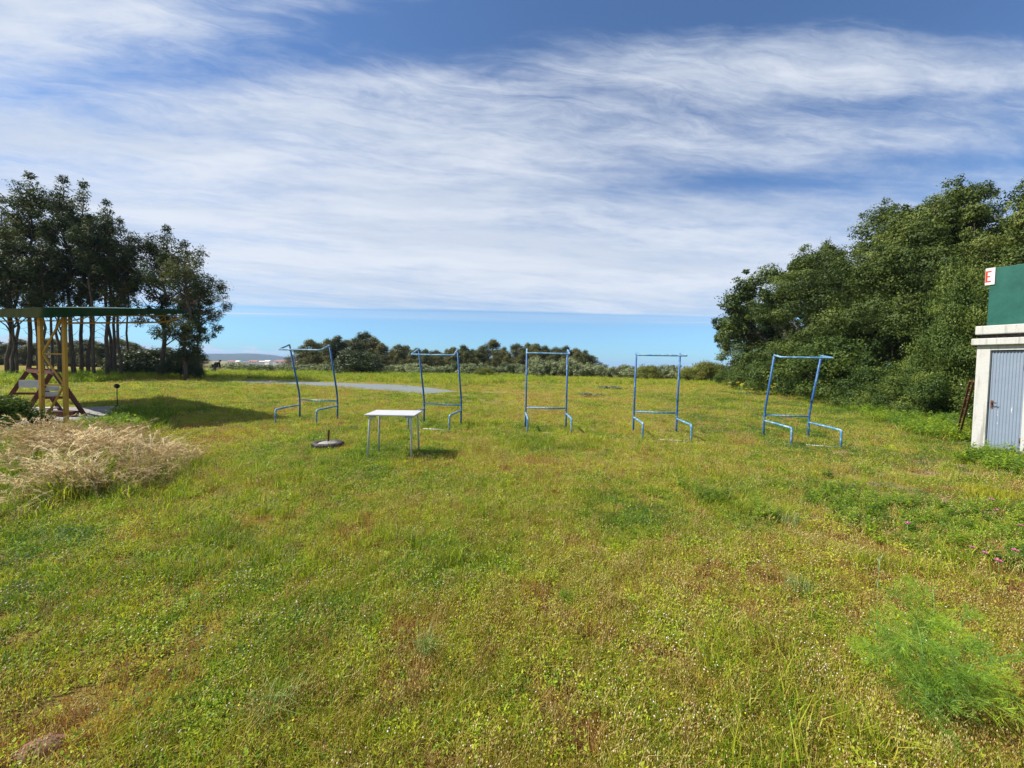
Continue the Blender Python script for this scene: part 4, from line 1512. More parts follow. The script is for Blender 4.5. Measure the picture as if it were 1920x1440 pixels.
# ------------------------------------------------------------------ white table
def table():
    fl, fr = ground(693, 862), ground(775, 863)
    bl, br = ground(706, 848), ground(783, 851)
    c = (fl + fr + bl + br) / 4
    rz = math.atan2(fr.y - fl.y, fr.x - fl.x)
    root = empty('table', (c.x, c.y, 0), rz, 'small white-topped table with grey tube legs on the grass', 'table')
    W, D, H = (fr - fl).length * 1.0, 0.56, 0.735
    MB().box((0, 0, H), (W + 0.10, D + 0.05, 0.026), None, 0.008).build('tabletop', M['whitetop'], root)
    b = MB()
    for sx in (-1, 1):
        b.bar((sx * (W / 2 - 0.02), -D / 2 + 0.03, H - 0.035), (sx * (W / 2 - 0.02), D / 2 - 0.03, H - 0.035), 0.03, 0.03)
    b.build('apron', M['steel'], root)
    for sy in (-1, 1):
        for sx in (-1, 1):
            pts = bend([(sx * (W / 2 - 0.12), sy * (D / 2 - 0.03), H - 0.03), (sx * (W / 2 - 0.02), sy * (D / 2 - 0.03), H - 0.03), (sx * (W / 2 + 0.0), sy * (D / 2 + 0.01), -0.04)], 0.09, 7)
            MB().tube(pts, 0.0165, 12).build('leg', M['steel'], root)


table()

# ------------------------------------------------------------------ old tyre with concrete and a pipe
def tyre():
    p = ground(615, 839)
    root = empty('tyre_base', (p.x, p.y, 0), 0.3, 'old tyre filled with concrete holding a short rusty pipe, lying left of the table', 'tyre base')
    prof = [(0.175, 0.02), (0.20, 0.01), (0.255, 0.0), (0.285, 0.03), (0.295, 0.075), (0.285, 0.12), (0.262, 0.145), (0.235, 0.15), (0.205, 0.14), (0.185, 0.115), (0.175, 0.075), (0.175, 0.02)]
    b = MB()
    b.lathe(prof, 40)
    rnd = random.Random(3)
    for k in range(40):
        a = k / 40 * 6.283
        b.box((0.288 * math.cos(a), 0.288 * math.sin(a), 0.075), (0.02, 0.018, 0.09), Matrix.Rotation(a, 3, 'Z'))
    root.scale = (0.92, 0.92, 0.72)
    b.build('tyre', M['rubber'], root)
    b = MB()
    b.lathe([(0.19, 0.02), (0.185, 0.118), (0.15, 0.135), (0.09, 0.15), (0.03, 0.155), (0.002, 0.156)], 30)
    b.build('concrete_fill', M['concrete'], root)
    b = MB()
    b.tube([(0.0, 0.02, 0.10), (0.01, 0.02, 0.44)], 0.021, 12, cap=False)
    b.tube([(0.0, 0.02, 0.10), (0.01, 0.02, 0.435)], 0.016, 12)
    b.build('pipe', M['rust'], root)


tyre()

# ------------------------------------------------------------------ white hut on the right
def hut():
    c = ground(1820, 848)
    phi = R(72)
    ux = Vector((math.cos(phi), -math.sin(phi), 0))      # along the door face, towards the viewer
    rz = math.atan2(ux.y, ux.x)
    root = empty('hut', (c.x, c.y, 0), rz, 'small white rendered hut with grey-blue corrugated door at the right edge', 'hut')
    # local frame: +x along the face, +y into the building
    Wd, Dp, H = 2.6, 2.2, 2.16
    d0, d1, dh = 0.18, 0.63, 2.06
    b = MB()
    t = 0.16
    b.box((d0 / 2, t / 2, H / 2 - 0.1), (d0, t, H + 0.2))
    b.box(((d1 + Wd) / 2, t / 2, H / 2 - 0.1), (Wd - d1, t, H + 0.2))
    b.box(((d0 + d1) / 2, t / 2, (dh + H) / 2), (d1 - d0 - 0.004, t - 0.004, H - dh))
    b.box((t / 2, (t + Dp) / 2, H / 2 - 0.1), (t - 0.004, Dp - t, H + 0.2))
    b.box((Wd - t / 2, (t + Dp) / 2, H / 2 - 0.1), (t - 0.004, Dp - t, H + 0.2))
    b.box((Wd / 2, Dp - t / 2, H / 2 - 0.1), (Wd - 2 * t, t - 0.004, H + 0.2))
    b.build('wall', M['wall'], root)
    b = MB()
    b.box((Wd / 2, Dp / 2, H + 0.066), (Wd + 0.12, Dp + 0.16, 0.13), None, 0.012)
    b.build('ledge', M['wall'], root)
    b = MB()
    b.box((Wd / 2 + 0.02, Dp / 2 + 0.02, H + 0.17), (Wd + 0.02, Dp - 0.05, 0.08))
    b.build('roof_joint', M['rubber'], root)
    b = MB()
    b.box((Wd / 2, Dp / 2, H + 0.295), (Wd + 0.05, Dp + 0.10, 0.17), None, 0.015)
    b.build('roof_slab', M['wall'], root)
    # corrugated door
    n = 120
    xs = np.linspace(d0 + 0.006, d1 - 0.006, n)
    yy = 0.055 + 0.008 * np.sin(xs * 2 * math.pi / 0.042)
    V = np.concatenate([np.stack([xs, yy, np.full(n, z)], -1) for z in (-0.03, dh - 0.012)] + [np.stack([xs, yy + 0.03, np.full(n, z)], -1) for z in (-0.03, dh - 0.012)])
    Q = np.concatenate([np.array([[i, i + 1, n + i + 1, n + i] for i in range(n - 1)]), np.array([[2 * n + i, 3 * n + i, 3 * n + i + 1, 2 * n + i + 1] for i in range(n - 1)])])
    door = add_obj('door', np_mesh('door', V, Q, smooth_=True), M['door'], root)
    b = MB()
    b.box((d0 + 0.05, 0.038, 1.0), (0.028, 0.014, 0.15), None, 0.004)
    b.tube(bend([(d0 + 0.05, 0.03, 1.04), (d0 + 0.05, -0.02, 1.04), (d0 + 0.13, -0.02, 1.03)], 0.015), 0.009, 8)
    b.build('handle', M['rust'], door)
    for z in (0.35, 1.72):
        b = MB()
        b.tube([(d1 - 0.016, 0.03, z - .05), (d1 - 0.016, 0.03, z + .05)], 0.011, 8)
        b.build('hinge', M['rust'], door)
    # green board on the roof
    bz0 = H + 0.384
    bd = empty('roof_board', tuple(c + ux * 0.0 + Vector((-ux.y, ux.x, 0)) * 0.05 + Vector((0, 0, bz0))), rz,
               'large dark green board standing on the roof of the white hut', 'board')
    MB().box((1.15, 0.0, 0.56), (2.1, 0.04, 1.12), None, 0.004).build('panel', M['greenpaint'], bd)
    MB().box((1.15, 0.05, 0.3), (0.05, 0.06, 0.6)).build('strut', M['rust'], bd)
    # the letter plate
    pl = empty('letter_plate', tuple(c + ux * -0.035 + Vector((-ux.y, ux.x, 0)) * 0.018 + Vector((0, 0, bz0))), rz,
               'small white plate with a red letter E at the corner of the green board', 'sign')
    MB().box((0.145, 0.0, 0.965), (0.13, 0.012, 0.33), None, 0.002).build('plate', M['signwhite'], pl)
    b = MB()
    x0, z0, lh, lw, st = 0.086, 0.855, 0.22, 0.075, 0.026
    b.box((x0 + st / 2, -0.0085, z0 + lh / 2), (st, 0.004, lh))
    for zz in (st / 2, lh / 2, lh - st / 2):
        k = 0.8 if abs(zz - lh / 2) < 1e-6 else 1.0
        b.box((x0 + st + (lw * k - st) / 2 + 0.0005, -0.0085, z0 + zz), (lw * k - st, 0.004, st * .9))
    b.build('letter', M['red'], pl)
    # rusty ladder leaning on the back wall of the hut
    lf = ground(1797, 824)
    lt = at(1826, 715, c.y + 0.12)
    off = Vector((0.22, 0.25, 0))
    ld = empty('ladder', (lf.x, lf.y, 0), 0, 'rusty ladder leaning against the left side of the white hut', 'ladder')
    a0, a1 = Vector((0, 0, 0)), Vector((lt.x - lf.x, lt.y - lf.y, lt.z))
    for o in (Vector((0, 0, 0)), off):
        MB().bar(a0 + o, a1 + o, 0.03, 0.045, 0.004).build('rail', M['rust'], ld)
    for k in range(6):
        q = a0 + (a1 - a0) * (0.04 + 0.17 * k)
        MB().tube([q, q + off], 0.011, 8).build('rung', M['rust'], ld)


hut()

# ------------------------------------------------------------------ canopy on yellow lattice towers
def canopy():
    fl, fr = ground(79.7, 799), ground(124.4, 799)
    A = Vector((0.5, 0.866, 0))
    B = Vector((-0.866, 0.5, 0))
    C = at(82, 575, fl.y - 0.57)
    root = empty('canopy', (fl.x, fl.y, 0), 0, 'green tarpaulin shelter roof on yellow lattice posts at left', 'canopy')
    o = Vector((fl.x, fl.y, 0))
    L1, L2 = 2.39, 8.8
    E = at(349, 579, (C + A * L1).y)
    rise = E.z - C.z
    # tarp roof: crowned sheet with hanging valance and soft sags
    nu, nv = 26, 44
    V, Q = [], []
    rs = np.random.RandomState(4)
    for i in range(nu + 1):
        for j in range(nv + 1):
            u, v = i / nu, j / nv
            p = C + A * (L1 * u) + B * (L2 * v)
            z = C.z + rise * u + 0.044 * L2 * v + 0.06 * math.sin(math.pi * v) * math.sin(math.pi * min(1, u)) - 0.02 * math.sin(v * 26) * math.sin(math.pi * u) - 0.012
            V.append((p.x - o.x, p.y - o.y, z))
    for i in range(nu):
        for j in range(nv):
            k = i * (nv + 1) + j
            Q.append((k, k + nv + 1, k + nv + 2, k + 1))
    # valance round the four sides
    ring = [(i, 0) for i in range(nu)] + [(nu, j) for j in range(nv)] + [(i, nv) for i in range(nu, 0, -1)] + [(0, j) for j in range(nv, 0, -1)]
    off = len(V)
    for (i, j) in ring:
        x, y, z = V[i * (nv + 1) + j]
        u, v = i / nu, j / nv
        ox = oy = 0.0
        nrm = (-B if j == 0 else B if j == nv else A if i == nu else -A)
        wv = 0.012 * math.sin((i * 1.7 + j * 1.3))
        dz = 0.215 - 0.11 * u + 0.012 * math.sin(i * 2.3 + j * 1.9)
        V.append((x + nrm.x * (0.02 + wv), y + nrm.y * (0.02 + wv), z - dz))
    m = len(ring)
    for k in range(m):
        a = ring[k][0] * (nv + 1) + ring[k][1]
        b_ = ring[(k + 1) % m][0] * (nv + 1) + ring[(k + 1) % m][1]
        Q.append((a, b_, off + (k + 1) % m, off + k))
    me = np_mesh('roof', np.array(V), np.array(Q), smooth_=False)
    ob = add_obj('roof', me, M['tarp'], root)
    so_ = ob.modifiers.new('thickness', 'SOLIDIFY')
    so_.thickness = 0.006

    def tower(p0, p1, ztop0, ztop1):
        a, b2 = p0 - o, p1 - o
        for q, zt in ((a, ztop0), (b2, ztop1)):
            MB().box((q.x, q.y, zt / 2 - 0.05), (0.066, 0.066, zt + 0.1), None, 0.006).build('post', M['yellow'], root)
        dv = (b2 - a).normalized() * 0.04
        zs = [0.10, 0.92, 1.62]
        for z in zs:
            MB().bar(a + dv + Vector((0, 0, z)), b2 - dv + Vector((0, 0, z)), 0.03).build('brace', M['yellow'], root)
        MB().bar(a + dv + Vector((0, 0, 0.12)), b2 - dv + Vector((0, 0, 0.90)), 0.028).build('brace', M['yellow'], root)
        MB().bar(b2 - dv + Vector((0, 0, 0.94)), a + dv + Vector((0, 0, 1.60)), 0.028).build('brace', M['yellow'], root)
        MB().bar(a + dv + Vector((0, 0, 1.64)), b2 - dv + Vector((0, 0, 2.42)), 0.028).build('brace', M['yellow'], root)

    zl, zr = C.z - 0.02, C.z + 0.03
    tower(fl, fr, zl, zr)
    # cantilever truss running out under the roof from the tower
    def truss(p, zb, length, zt_fn):
        s0 = Vector((p.x, p.y, zb)) - o
        e0 = s0 + A * length * 0.83 + Vector((0, 0, rise * 0.72))
        e1 = s0 + A * length + Vector((0, 0, rise * 0.9 + 0.14))
        MB().tube(bend([s0, e0, e1], 0.3), 0.02, 8).build('truss_chord', M['yellow'], root)
        tops = []
        b = MB()
        n = 9
        prev = None
        for k in range(n * 2 + 1):
            f = k / (n * 2)
            low = s0 + (e0 - s0) * min(1, f / 0.83 * 0.98)
            hi = s0 + A * length * f + Vector((0, 0, zt_fn(f)))
            q = low if k % 2 == 0 else hi
            if prev is not None:
                b.tube([prev, q], 0.008, 6)
            prev = q
        b.build('truss_web', M['yellow'], root)
        MB().tube([s0 + Vector((0, 0, zt_fn(0))), s0 + A * length + Vector((0, 0, zt_fn(1)))], 0.016, 8).build('truss_chord', M['yellow'], root)

    zb = at(125, 606.0, fr.y).z
    truss(fr, zb, 2.12, lambda f: 0.17 + f * rise * 0.9)
    b0 = fl + B * 8.0
    b1 = fr + B * 8.0
    tower(b0, b1, zl + 0.33, zr + 0.33)
    truss(b1, zb + 0.35, 2.12, lambda f: 0.17 + f * rise * 0.9)
    for f in (0.02, 0.5, 0.97):
        q0 = C + A * (L1 * f) - o
        q1 = q0 + B * L2
        MB().bar(Vector((q0.x, q0.y, C.z + rise * f - 0.09)), Vector((q1.x, q1.y, C.z + 0.044 * L2 + rise * f - 0.09)), 0.035).build('purlin', M['yellow'], root)


canopy()


def rack():
    p1, p2 = at(56, 701, 10.6), at(101, 702, 9.7)
    c = (p1 + p2) / 2
    root = empty('trestle_rack', (c.x, c.y, 0), 0, 'dark red wooden A-frame rack under the canopy', 'rack')
    H = 1.12
    for p, w in ((p1, 0.62), (p2, 0.58)):
        q = Vector((p.x - c.x, p.y - c.y, 0))
        dv = Vector((0.93, 0.36, 0))
        for s in (-1, 1):
            MB().bar(q + dv * (0.05 * s) + Vector((0, 0, H)), q + dv * (w * s) + Vector((0, 0, 0.03)), 0.05, 0.085, 0.005).build('leg', M['redwood'], root)
        MB().bar(q - dv * (w * 0.52) + Vector((0, 0, 0.52)), q + dv * (w * 0.52) + Vector((0, 0, 0.52)), 0.03, 0.06).build('cross_tie', M['redwood'], root)
    a, b2 = Vector((p1.x - c.x, p1.y - c.y, H + 0.03)), Vector((p2.x - c.x, p2.y - c.y, H + 0.03))
    ext = (b2 - a).normalized() * 0.12
    b = MB()
    b.bar(a - ext, b2 + ext, 0.07, 0.09)
    for k in range(12):
        q = a - ext + (b2 - a + ext * 2) * (k / 11)
        b.bar(q + Vector((0, 0, 0.04)), q + Vector((0, 0, 0.085)), 0.05, 0.05)
    b.build('notched_beam', M['redwood'], root)
    for (f, zz, hh) in ((0.12, 0.80, 0.20), (0.93, 0.75, 0.12), (0.93, 0.60, 0.12)):
        q = a.lerp(b2, f)
        MB().box((q.x - 0.04, q.y - 0.05, zz), (0.42, 0.025, hh), Matrix.Rotation(0.25, 3, 'Z'), 0.003).build('board', M['palewood'], root)
    # plank bench on the slab
    s0 = ground(40, 783)
    bn = empty('plank_bench', (s0.x, s0.y, 0.045), 0.25, 'low pale plank on dark blocks in front of the red rack', 'bench')
    MB().box((0.25, 0, 0.19), (0.85, 0.22, 0.04), None, 0.005).build('plank', M['palewood'], bn)
    for x in (0.0, 0.5):
        MB().box((x, 0, 0.085), (0.16, 0.18, 0.166), None, 0.006).build('block', M['redwood'], bn)
    # dark beam lying by the tower
    f0 = ground(135, 787)
    MBo = MB().box((0, 0, 0.075), (0.95, 0.16, 0.14), None, 0.012).build('timber_beam', M['redwood'], None, (f0.x - 0.6, f0.y + 0.15, 0.045), 0.12)
    tag(MBo, 'dark red squared timber lying on the slab behind the yellow posts', 'timber')
    # leaning rod
    g0 = ground(166, 792)
    t0 = at(77, 672, 8.9)
    tag(MB().tube([(g0.x, g0.y, 0.0), (t0.x, t0.y, t0.z)], 0.013, 8).build('metal_rod', M['rubber']), 'thin dark rod leaning across the yellow lattice posts', 'rod')


rack()


def tripod():
    p = ground(220, 772)
    root = empty('tripod_stand', (p.x, p.y, 0.0), 0, 'small black round-headed stand on a tripod near the canopy', 'tripod')
    MB().ball((0, 0, 0.74), 0.075, (1, 0.75, 0.9), 2).build('head', M['black'], root)
    MB().tube([(0, 0, 0.16), (0, 0, 0.70)], 0.011, 8).build('stem', M['black'], root)
    for k in range(3):
        a = 0.5 + k * 2.094
        MB().tube([(0, 0, 0.2), (0.22 * math.cos(a), 0.22 * math.sin(a), 0.0)], 0.009, 6).build('leg', M['black'], root)


tripod()


def bunker():
    p = ground(222, 702)
    Y = p.y
    q = at(266, 702, Y)
    w = (q.x - p.x)
    root = empty('bunker', (p.x, Y, 0), 0.03, 'low green bunker box with dark opening at the edge of the grove', 'bunker')
    h = 0.95
    b = MB()
    b.box((w * 0.17, 0.6, h / 2), (w * 0.34, 1.2, h))
    b.build('side_panel', M['midgreen'], root)
    MB().box((w * 0.67, 0.62, h / 2), (w * 0.655, 1.1, h)).build('shaded_opening', M['opening_shade'], root)  # solid box; its dark green stands in for shade inside the opening
    MB().box((w * 0.5, 0.58, h + 0.03), (w * 1.06, 1.35, 0.055)).build('lid', M['palewood'], root)
    g = empty('metal_cabinet', (q.x + 0.1, Y, 0), 0, 'grey metal cabinet standing right of the green bunker', 'cabinet')
    MB().box((0.35, 0.5, 0.45), (0.75, 0.9, 0.9), None, 0.01).build('body', M['greydoor'], g)
    MB().box((0.35, 0.035, 0.45), (0.62, 0.025, 0.74), None, 0.006).build('door', M['greydoor'], g)
    MB().box((0.12, 0.012, 0.5), (0.05, 0.03, 0.12)).build('handle', M['black'], g)
    s = ground(255, 703)
    sg = empty('post_sign', (s.x, s.y, 0), 0, 'small white sign on a thin post before the green bunker', 'sign')
    MB().tube([(0, 0, -0.1), (0, 0, 1.1)], 0.022, 8).build('post', M['steel'], sg)
    MB().box((0, -0.035, 1.22), (0.36, 0.02, 0.40), None, 0.004).build('plate', M['signwhite'], sg)
    b = MB()
    b.box((0, -0.049, 1.27), (0.12, 0.006, 0.1))
    b.box((0, -0.049, 1.15), (0.2, 0.006, 0.05))
    b.build('symbol', M['black'], sg)


bunker()

# ------------------------------------------------------------------ walking person, far off
def skin_obj(name, verts, edges, radii, m, parent, root=0, sub=1):
    me = bpy.data.meshes.new(name)
    me.from_pydata(verts, edges, [])
    o = add_obj(name, me, m, parent)
    md = o.modifiers.new('skin', 'SKIN')
    md.use_smooth_shade = True
    sv = me.skin_vertices[0].data
    for k, r in enumerate(radii):
        sv[k].radius = r if isinstance(r, tuple) else (r, r)
        sv[k].use_root = (k == root)
    if sub:
        s = o.modifiers.new('sub', 'SUBSURF')
        s.levels = sub
        s.render_levels = sub
    return o


def person():
    Y = 42.0
    p = at(405, 690, Y)
    root = empty('person', (p.x, Y, 0), 0.0, 'person in dark top bending forward while walking across the far field', 'person')
    hip = (-0.12, 0, 0.80)
    V = [hip, (0.05, 0, 1.00), (0.24, 0, 1.15), (0.34, 0, 1.22),            # spine 0-3
         (-0.12, -0.10, 0.76), (0.06, -0.11, 0.44), (-0.06, -0.11, 0.09), (0.08, -0.11, 0.05),     # near leg 4-7
         (-0.12, 0.10, 0.76), (-0.30, 0.11, 0.42), (-0.58, 0.11, 0.13), (-0.46, 0.11, 0.05),      # far leg 8-11
         (0.22, -0.19, 1.09), (0.28, -0.24, 0.83), (0.42, -0.22, 0.64), (0.46, -0.22, 0.57),       # near arm 12-15
         (0.22, 0.19, 1.09), (0.22, 0.24, 0.82), (0.33, 0.22, 0.62), (0.37, 0.22, 0.55),           # far arm 16-19
         (0.43, 0, 1.27), (0.50, 0, 1.31)]                                   # head 20-21
    Ed = [(0, 1), (1, 2), (2, 3), (0, 4), (4, 5), (5, 6), (6, 7), (0, 8), (8, 9), (9, 10), (10, 11), (2, 12), (12, 13), (13, 14), (14, 15), (2, 16), (16, 17), (17, 18), (18, 19), (3, 20), (20, 21)]
    Rd = [(.13, .15), (.12, .14), (.12, .15), .06, .085, .06, .045, .04, .085, .06, .045, .04, .055, .043, .032, .03, .055, .043, .032, .03, .095, .10]
    for base, sgn in ((15, -1), (19, 1)):
        bx, by, bz = V[base]
        for k in range(5):
            V.append((bx + 0.015 + 0.008 * k, by + (k - 2) * 0.02, bz - (0.10 - 0.012 * abs(k - 2)) + (0.04 if k == 0 else 0)))
            Ed.append((base, len(V) - 1))
            Rd.append(0.010)
    skin_obj('body', V, Ed, Rd, M['skin'], root)
    jv = [V[k] for k in (0, 1, 2, 12, 13, 14, 16, 17, 18)]
    skin_obj('jacket', jv, [(0, 1), (1, 2), (2, 3), (3, 4), (4, 5), (2, 6), (6, 7), (7, 8)], [(.20, .23), (.20, .23), (.20, .24), .11, .09, .07, .11, .09, .07], M['cloth_dark'], root)
    tv = [V[k] for k in (0, 4, 5, 6, 8, 9, 10)]
    skin_obj('trousers', tv, [(0, 1), (1, 2), (2, 3), (0, 4), (4, 5), (5, 6)], [(.19, .21), .15, .11, .09, .15, .11, .09], M['cloth_grey'], root)
    MB().ball((0.455, 0, 1.335), 0.115, (1.05, 0.95, 0.8), 2).build('hair', M['hair'], root)


person()

# ------------------------------------------------------------------ near plants
M['fennel'] = mat_leaf('fennel_fronds', [(0.0, (0.085, 0.17, 0.03)), (0.5, (0.20, 0.35, 0.04)), (1.0, (0.42, 0.54, 0.035))], 0.42, 0.5, 0.3)
M['fstem'] = mat_leaf('fennel_stems', [(0.0, (0.15, 0.26, 0.05)), (1.0, (0.22, 0.34, 0.09))], 0.1, 0.45, 0.4)


def fennel():
    g = ground(1748, 1352)
    root = empty('fennel_plant', (g.x, g.y, gz(g.x, g.y)), 0, 'feathery bright green fennel plant at lower right', 'plant')
    rs = np.random.RandomState(6)
    stems = [((0.10, 0.12, 0.56), 10), ((0.0, 0.10, 0.47), 9), ((-0.10, 0.02, 0.42), 9), ((0.33, 0.02, 0.32), 9), ((-0.22, 0.10, 0.30), 8), ((0.16, -0.06, 0.34), 8), ((0.28, 0.14, 0.40), 8), ((0.05, -0.1, 0.22), 6)]
    b = MB()
    P0, D0, L0, T0 = [], [], [], []
    for (tip, nf) in stems:
        tip = np.array(tip)
        base = rs.randn(3) * np.array([0.02, 0.02, 0])
        pts = [base + (tip - base) * s + np.array([rs.randn() * .01, rs.randn() * .01, 0.05 * math.sin(math.pi * s)]) for s in np.linspace(0, 1, 7)]
        b.tube([tuple(q) for q in pts], list(np.linspace(0.0052, 0.0016, 7)), 6)
        pa = np.array(pts)
        for f in range(nf):
            s = 0.22 + 0.78 * (f + rs.rand() * .5) / nf
            q0 = np.array([np.interp(s, np.linspace(0, 1, 7), pa[:, i]) for i in range(3)])
            a = rs.rand() * 6.283
            ln = (0.16 + rs.rand() * .13) * (1.1 - 0.45 * s)
            d = np.array([math.cos(a), math.sin(a), 0.35 + rs.rand() * .5])
            d /= np.linalg.norm(d)
            fp = [q0 + d * ln * u + np.array([0, 0, -0.35 * ln * u * u]) for u in np.linspace(0, 1, 5)]
            b.tube([tuple(q) for q in fp], [0.0016, 0.0013, 0.001, 0.0008, 0.0005], 5)
            fa = np.array(fp)
            tone = rs.rand()
            for k in range(20):
                u = 0.12 + 0.88 * k / 19
                c0 = np.array([np.interp(u, np.linspace(0, 1, 5), fa[:, i]) for i in range(3)])
                pl = ln * 0.5 * (1.05 - 0.75 * u)
                pd = d * 0.7 + rs.randn(3) * 0.55
                pd /= np.linalg.norm(pd)
                n = 13
                uu = rs.rand(n)
                P0.append(c0 + pd * (uu * pl)[:, None])
                D0.append(pd + rs.randn(n, 3) * .45)
                L0.append(0.014 + rs.rand(n) * .03)
                T0.append(np.clip(0.6 * tone + 0.4 * rs.rand(n), 0, 1))
                P0.append(c0[None, :])
                D0.append(pd[None, :])
                L0.append(np.array([pl]))
                T0.append(np.array([tone]))
    o = b.build('stem', M['fstem'], root)
    P0, D0, L0, T0 = (np.concatenate(q) for q in (P0, D0, L0, T0))
    V, Q = leafquads(P0, D0, np.random.RandomState(3).randn(len(P0), 3), L0, np.full(len(P0), 0.0015))
    add_obj('fronds', np_mesh('fronds', V, [Q], np.repeat(T0, 4)), M['fennel'], root)
    # broad toothed leaves at its foot are another plant
    g2 = ground(1762, 1405)
    r2 = empty('broadleaf_weed', (g2.x, g2.y, gz(g2.x, g2.y)), 0, 'rosette of broad pale green leaves below the fennel', 'plant')
    P, D, L, W, U = [], [], [], [], []
    parts = []
    for k in range(16):
        a = rs.rand() * 6.283
        ln = 0.07 + rs.rand() * .09
        d = np.array([math.cos(a), math.sin(a), 0.25 + rs.rand() * .7])
        d /= np.linalg.norm(d)
        sv = np.cross(d, [0, 0, 1.0])
        sv /= np.linalg.norm(sv)
        m_ = 7
        s = np.linspace(0, 1, m_)
        mid = d[None, :] * (ln * s)[:, None] + np.array([0, 0, -1.0]) * (0.5 * ln * s ** 2)[:, None]
        ww = 0.012 * np.sin(math.pi * np.clip(s * .9 + .08, 0, 1)) * (1 + 0.25 * (np.arange(m_) % 2))
        Vl = np.concatenate([mid - sv * ww[:, None] + np.array([0, 0, .003]), mid, mid + sv * ww[:, None] + np.array([0, 0, .003])])
        Ql = np.array([[i, i + 1, m_ + i + 1, m_ + i] for i in range(m_ - 1)] + [[m_ + i, m_ + i + 1, 2 * m_ + i + 1, 2 * m_ + i] for i in range(m_ - 1)])
        parts.append((Vl, Ql, None, np.full(len(Vl), 0.4 + .6 * rs.rand())))
    V, Fs, t = join(parts)
    add_obj('leaves', np_mesh('leaves', V, Fs, t), M['fennel'], r2)


fennel()


def stalk():
    g = ground(1641, 1285)
    root = empty('grass_stalk', (g.x, g.y, gz(g.x, g.y)), 0, 'single tall grass stalk with pale seed head left of the fennel', 'grass stalk')
    MB().tube([(0, 0, 0), (-0.004, 0, 0.25), (-0.012, 0, 0.50), (-0.012, 0, 0.66)], [0.0028, 0.0024, 0.0016, 0.001], 6).build('stem', M['fstem'], root)
    rs = np.random.RandomState(12)
    n = 26
    s = rs.rand(n)
    P = np.stack([np.full(n, -0.012), np.zeros(n), 0.51 + s * .16], -1)
    D = np.stack([rs.randn(n) * .22, rs.randn(n) * .22, np.ones(n)], -1)
    V, Q = leafquads(P, D, rs.randn(n, 3), .02 + rs.rand(n) * .03, np.full(n, .004))
    m = mat_leaf('pale_seed_husks', [(0, (0.32, 0.34, 0.18)), (1, (0.5, 0.48, 0.3))], 0.3, 0.6, 0.2)
    add_obj('seed_head', np_mesh('seed_head', V, [Q], np.repeat(rs.rand(n), 4)), m, root)


stalk()

M['tuft'] = mat_leaf('tuft_blades', [(0.0, (0.10, 0.21, 0.02)), (0.5, (0.19, 0.32, 0.03)), (1.0, (0.32, 0.40, 0.06))], 0.45, 0.5, 0.3)
M['tuft_grey'] = mat_leaf('grey_tuft_blades', [(0.0, (0.14, 0.23, 0.06)), (0.5, (0.24, 0.33, 0.10)), (1.0, (0.38, 0.42, 0.18))], 0.4, 0.5, 0.3)
M['tuft_gold'] = mat_leaf('yellow_tuft_blades', [(0.0, (0.22, 0.25, 0.015)), (0.5, (0.37, 0.36, 0.02)), (1.0, (0.5, 0.44, 0.04))], 0.45, 0.5, 0.3)


def grass_tuft(px, py, n, spread, h, w, m, label, seed, lean=0.9):
    g = ground(px, py)
    rs_ = np.random.RandomState(seed)
    V, Q, Tr, t = blades(rs_, n, spread, h, w, lean, 0.8)
    o = add_obj('grass_tuft', np_mesh('grass_tuft', V, [Q, Tr], t), M[m], None, (g.x, g.y, gz(g.x, g.y)))
    tag(o, label, 'grass tuft')


grass_tuft(798, 1225, 150, 0.045, (0.07, 0.17), 0.003, 'tuft_grey', 'fine grey-green grass tuft in the foreground left of centre', 1, 1.0)
grass_tuft(1062, 1128, 110, 0.06, (0.04, 0.12), 0.0035, 'tuft', 'bright green grass tuft right of centre in the mid foreground', 2, 0.8)
grass_tuft(1855, 933, 700, 0.28, (0.07, 0.20), 0.004, 'tuft_gold', 'yellow-green fine-leaved clump before the white hut', 3, 0.6)
grass_tuft(285, 806, 160, 0.10, (0.15, 0.40), 0.006, 'tuft', 'tall fresh green tuft behind the dry plumes', 4, 0.5)
grass_tuft(1480, 985, 140, 0.10, (0.06, 0.18), 0.003, 'tuft_grey', 'wispy grey-green tuft on the right of the field', 5, 0.7)
grass_tuft(1497, 1108, 170, 0.09, (0.05, 0.15), 0.003, 'tuft_grey', 'wispy blue-green tuft below the right herb mat', 6, 0.7)
grass_tuft(515, 1330, 130, 0.08, (0.04, 0.12), 0.003, 'tuft_grey', 'pale flattened grass tuft in the lower left foreground', 7, 1.8)
grass_tuft(620, 850, 110, 0.12, (0.05, 0.13), 0.005, 'tuft', 'fresh green grass growing against the near side of the old tyre', 8, 0.5)

# small green bush at the left edge beside the canopy
ed = make_shrub(420, 0.55, 0.78, 34, 330, 0.045, 0.5)
pb = ground(8, 806)
plant('bush', ed, (M['bark_oak'], M['ivyleaf']), (pb.x, pb.y, 0), 0.5, (1.15, 1.15, 0.95), 'low leafy green bush at the left edge before the canopy', 'bush', None, ('stem', 'foliage'))

# low dark heaps of cut brush in the field
hp = make_shrub(430, 0.8, 0.45, 30, 130, 0.09, 0.4)
for (px, py, s, lab) in ((1142, 729, 1.1, 'small dark heap of brush right of the middle frame, farther one'), (1110, 743, 0.85, 'low brown-green heap right of the middle frame, nearer one'),
                         (1400, 739, 0.7, 'low weed heap before the oak wood')):
    g = ground(px, py)
    plant('brush_heap', hp, (M['bark_oak'], M['olive']), (g.x, g.y, 0), px, (s * 1.2, s, s * 0.5), lab, 'brush heap', 'brush heaps in the field', ('stem', 'foliage'))


